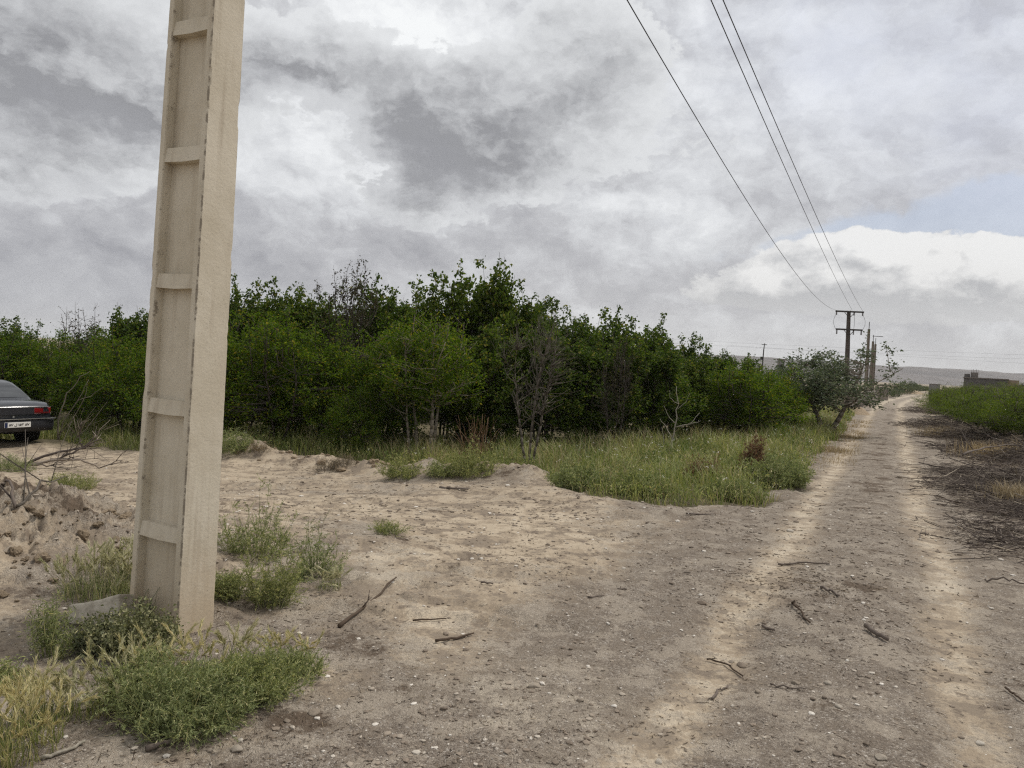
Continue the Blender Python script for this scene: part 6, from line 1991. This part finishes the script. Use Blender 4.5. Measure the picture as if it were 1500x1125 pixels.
    BR = [(((1408, 693), (1440, 682), (1482, 674)), 0.022, 0.012, 'brush', 'long dark branch on top of the nearest brushwood heap', 2),
          (((1478, 712), (1490, 728), (1478, 735)), 0.012, 0.006, 'palebark', 'crooked pale branch standing out of the nearest brushwood heap', 2),
          (((1466, 727), (1485, 731), (1505, 737)), 0.016, 0.012, 'brush', 'straight dark pole end poking in at the right picture edge', 0),
          (((1372, 727), (1395, 737), (1430, 740)), 0.010, 0.005, 'twig', 'thin twig lying out on the track from the brushwood', 1),
          (((1410, 748), (1440, 752), (1490, 753)), 0.014, 0.008, 'brush', 'dark stick lying level before the nearest brushwood heap', 1),
          (((1428, 770), (1460, 768), (1500, 772)), 0.013, 0.008, 'brush', 'second dark stick lying level at the right picture edge', 1),
          (((1440, 856), (1465, 859), (1505, 866)), 0.009, 0.006, 'brush', 'thin dark stick entering from the right picture edge below the brushwood', 0),
          (((1372, 738), (1388, 740)), 0.010, 0.008, 'brush', 'short dark stick on the right wheel track edge', 0),
          (((1440, 636), (1446, 642), (1450, 650)), 0.022, 0.012, 'whitebark', 'pale broken branch sticking up from the straw tuft', 1),
          (((1400, 775), (1430, 790), (1470, 800)), 0.009, 0.005, 'brush', 'slender dark twig below the level sticks at right', 2),
          (((1420, 810), (1455, 812), (1495, 820)), 0.010, 0.006, 'brush', 'dark twig with side shoots at the right edge above the lowest stick', 2)]
    for i, (p, r0, r1, mt, lab, fk) in enumerate(BR):
        hs = (0.40, 0.42, 0.4) if i == 0 else (0.25, 0.35, 0.62) if i == 1 else (0.05, 0.25, 0.5) if i == 8 else (0.02, 0.05, 0.03)
        stick('branch', [lift(*q, h=hh) for q, hh in zip(p, hs)], r0, r1, mt, lab, 'branch', 'cut branches right of the track', kinks=0.012, forks=fk)


def build_far_scrub():
    m = tree_meshes('scrub', 0.9, 0.8, stems=5, base_r=0.2, stem_r=0.015, crown_lo=0.05, twigs=160, lpt=10, leaf=(0.09, 0.035), seed=700, clump=0.07, gap=0.2)
    rng = np.random.default_rng(41)
    spots = [(1322, 570, 92, 1.6), (1330, 568, 96, 2.2), (1338, 569, 104, 1.5), (1312, 572, 84, 1.2), (1345, 567, 125, 1.6), (1360, 566, 140, 1.5), (1306, 574, 76, 1.0), (1350, 568, 115, 1.2)]
    for i, (px, py, Y, sc) in enumerate(spots):
        x, _ = at_y(px, py, Y)
        r = plant('dry_scrub', *m, 'deadwood', 'brownleaf' if i % 3 else 'greyleaf', (x, Y, gz(x, Y)), rng.uniform(0, 6), 1.0,
                  'greyish scrub bush, the tallest beside the far bend of the track' if i == 1 else 'low dry scrub bush by the far bend of the track', 'shrub', None if i == 1 else 'dry scrub by the far bend', ('stems', 'foliage'))
        r.scale = (sc, sc, sc * 0.9)


# ---------------------------------------------------------------- light
def build_light():
    l = bpy.data.lights.new('sun', 'SUN')
    l.energy = 2.2
    l.angle = math.radians(12)
    l.color = (1.0, 0.95, 0.88)
    o = bpy.data.objects.new('sun', l)
    COL.objects.link(o)
    d = Vector((math.sin(SUN_AZ) * math.cos(SUN_EL), math.cos(SUN_AZ) * math.cos(SUN_EL), math.sin(SUN_EL)))
    o.rotation_euler = d.to_track_quat('Z', 'Y').to_euler()


import time
_t = time.time()
build_world()
make_materials()
for fn in (build_light, build_ground, build_hills, build_haze, build_poles, build_car, build_far_things, build_orchard, build_right_hedge, build_far_scrub, build_grass, build_weeds, build_litter):
    fn()
    print(fn.__name__, round(time.time() - _t, 1))
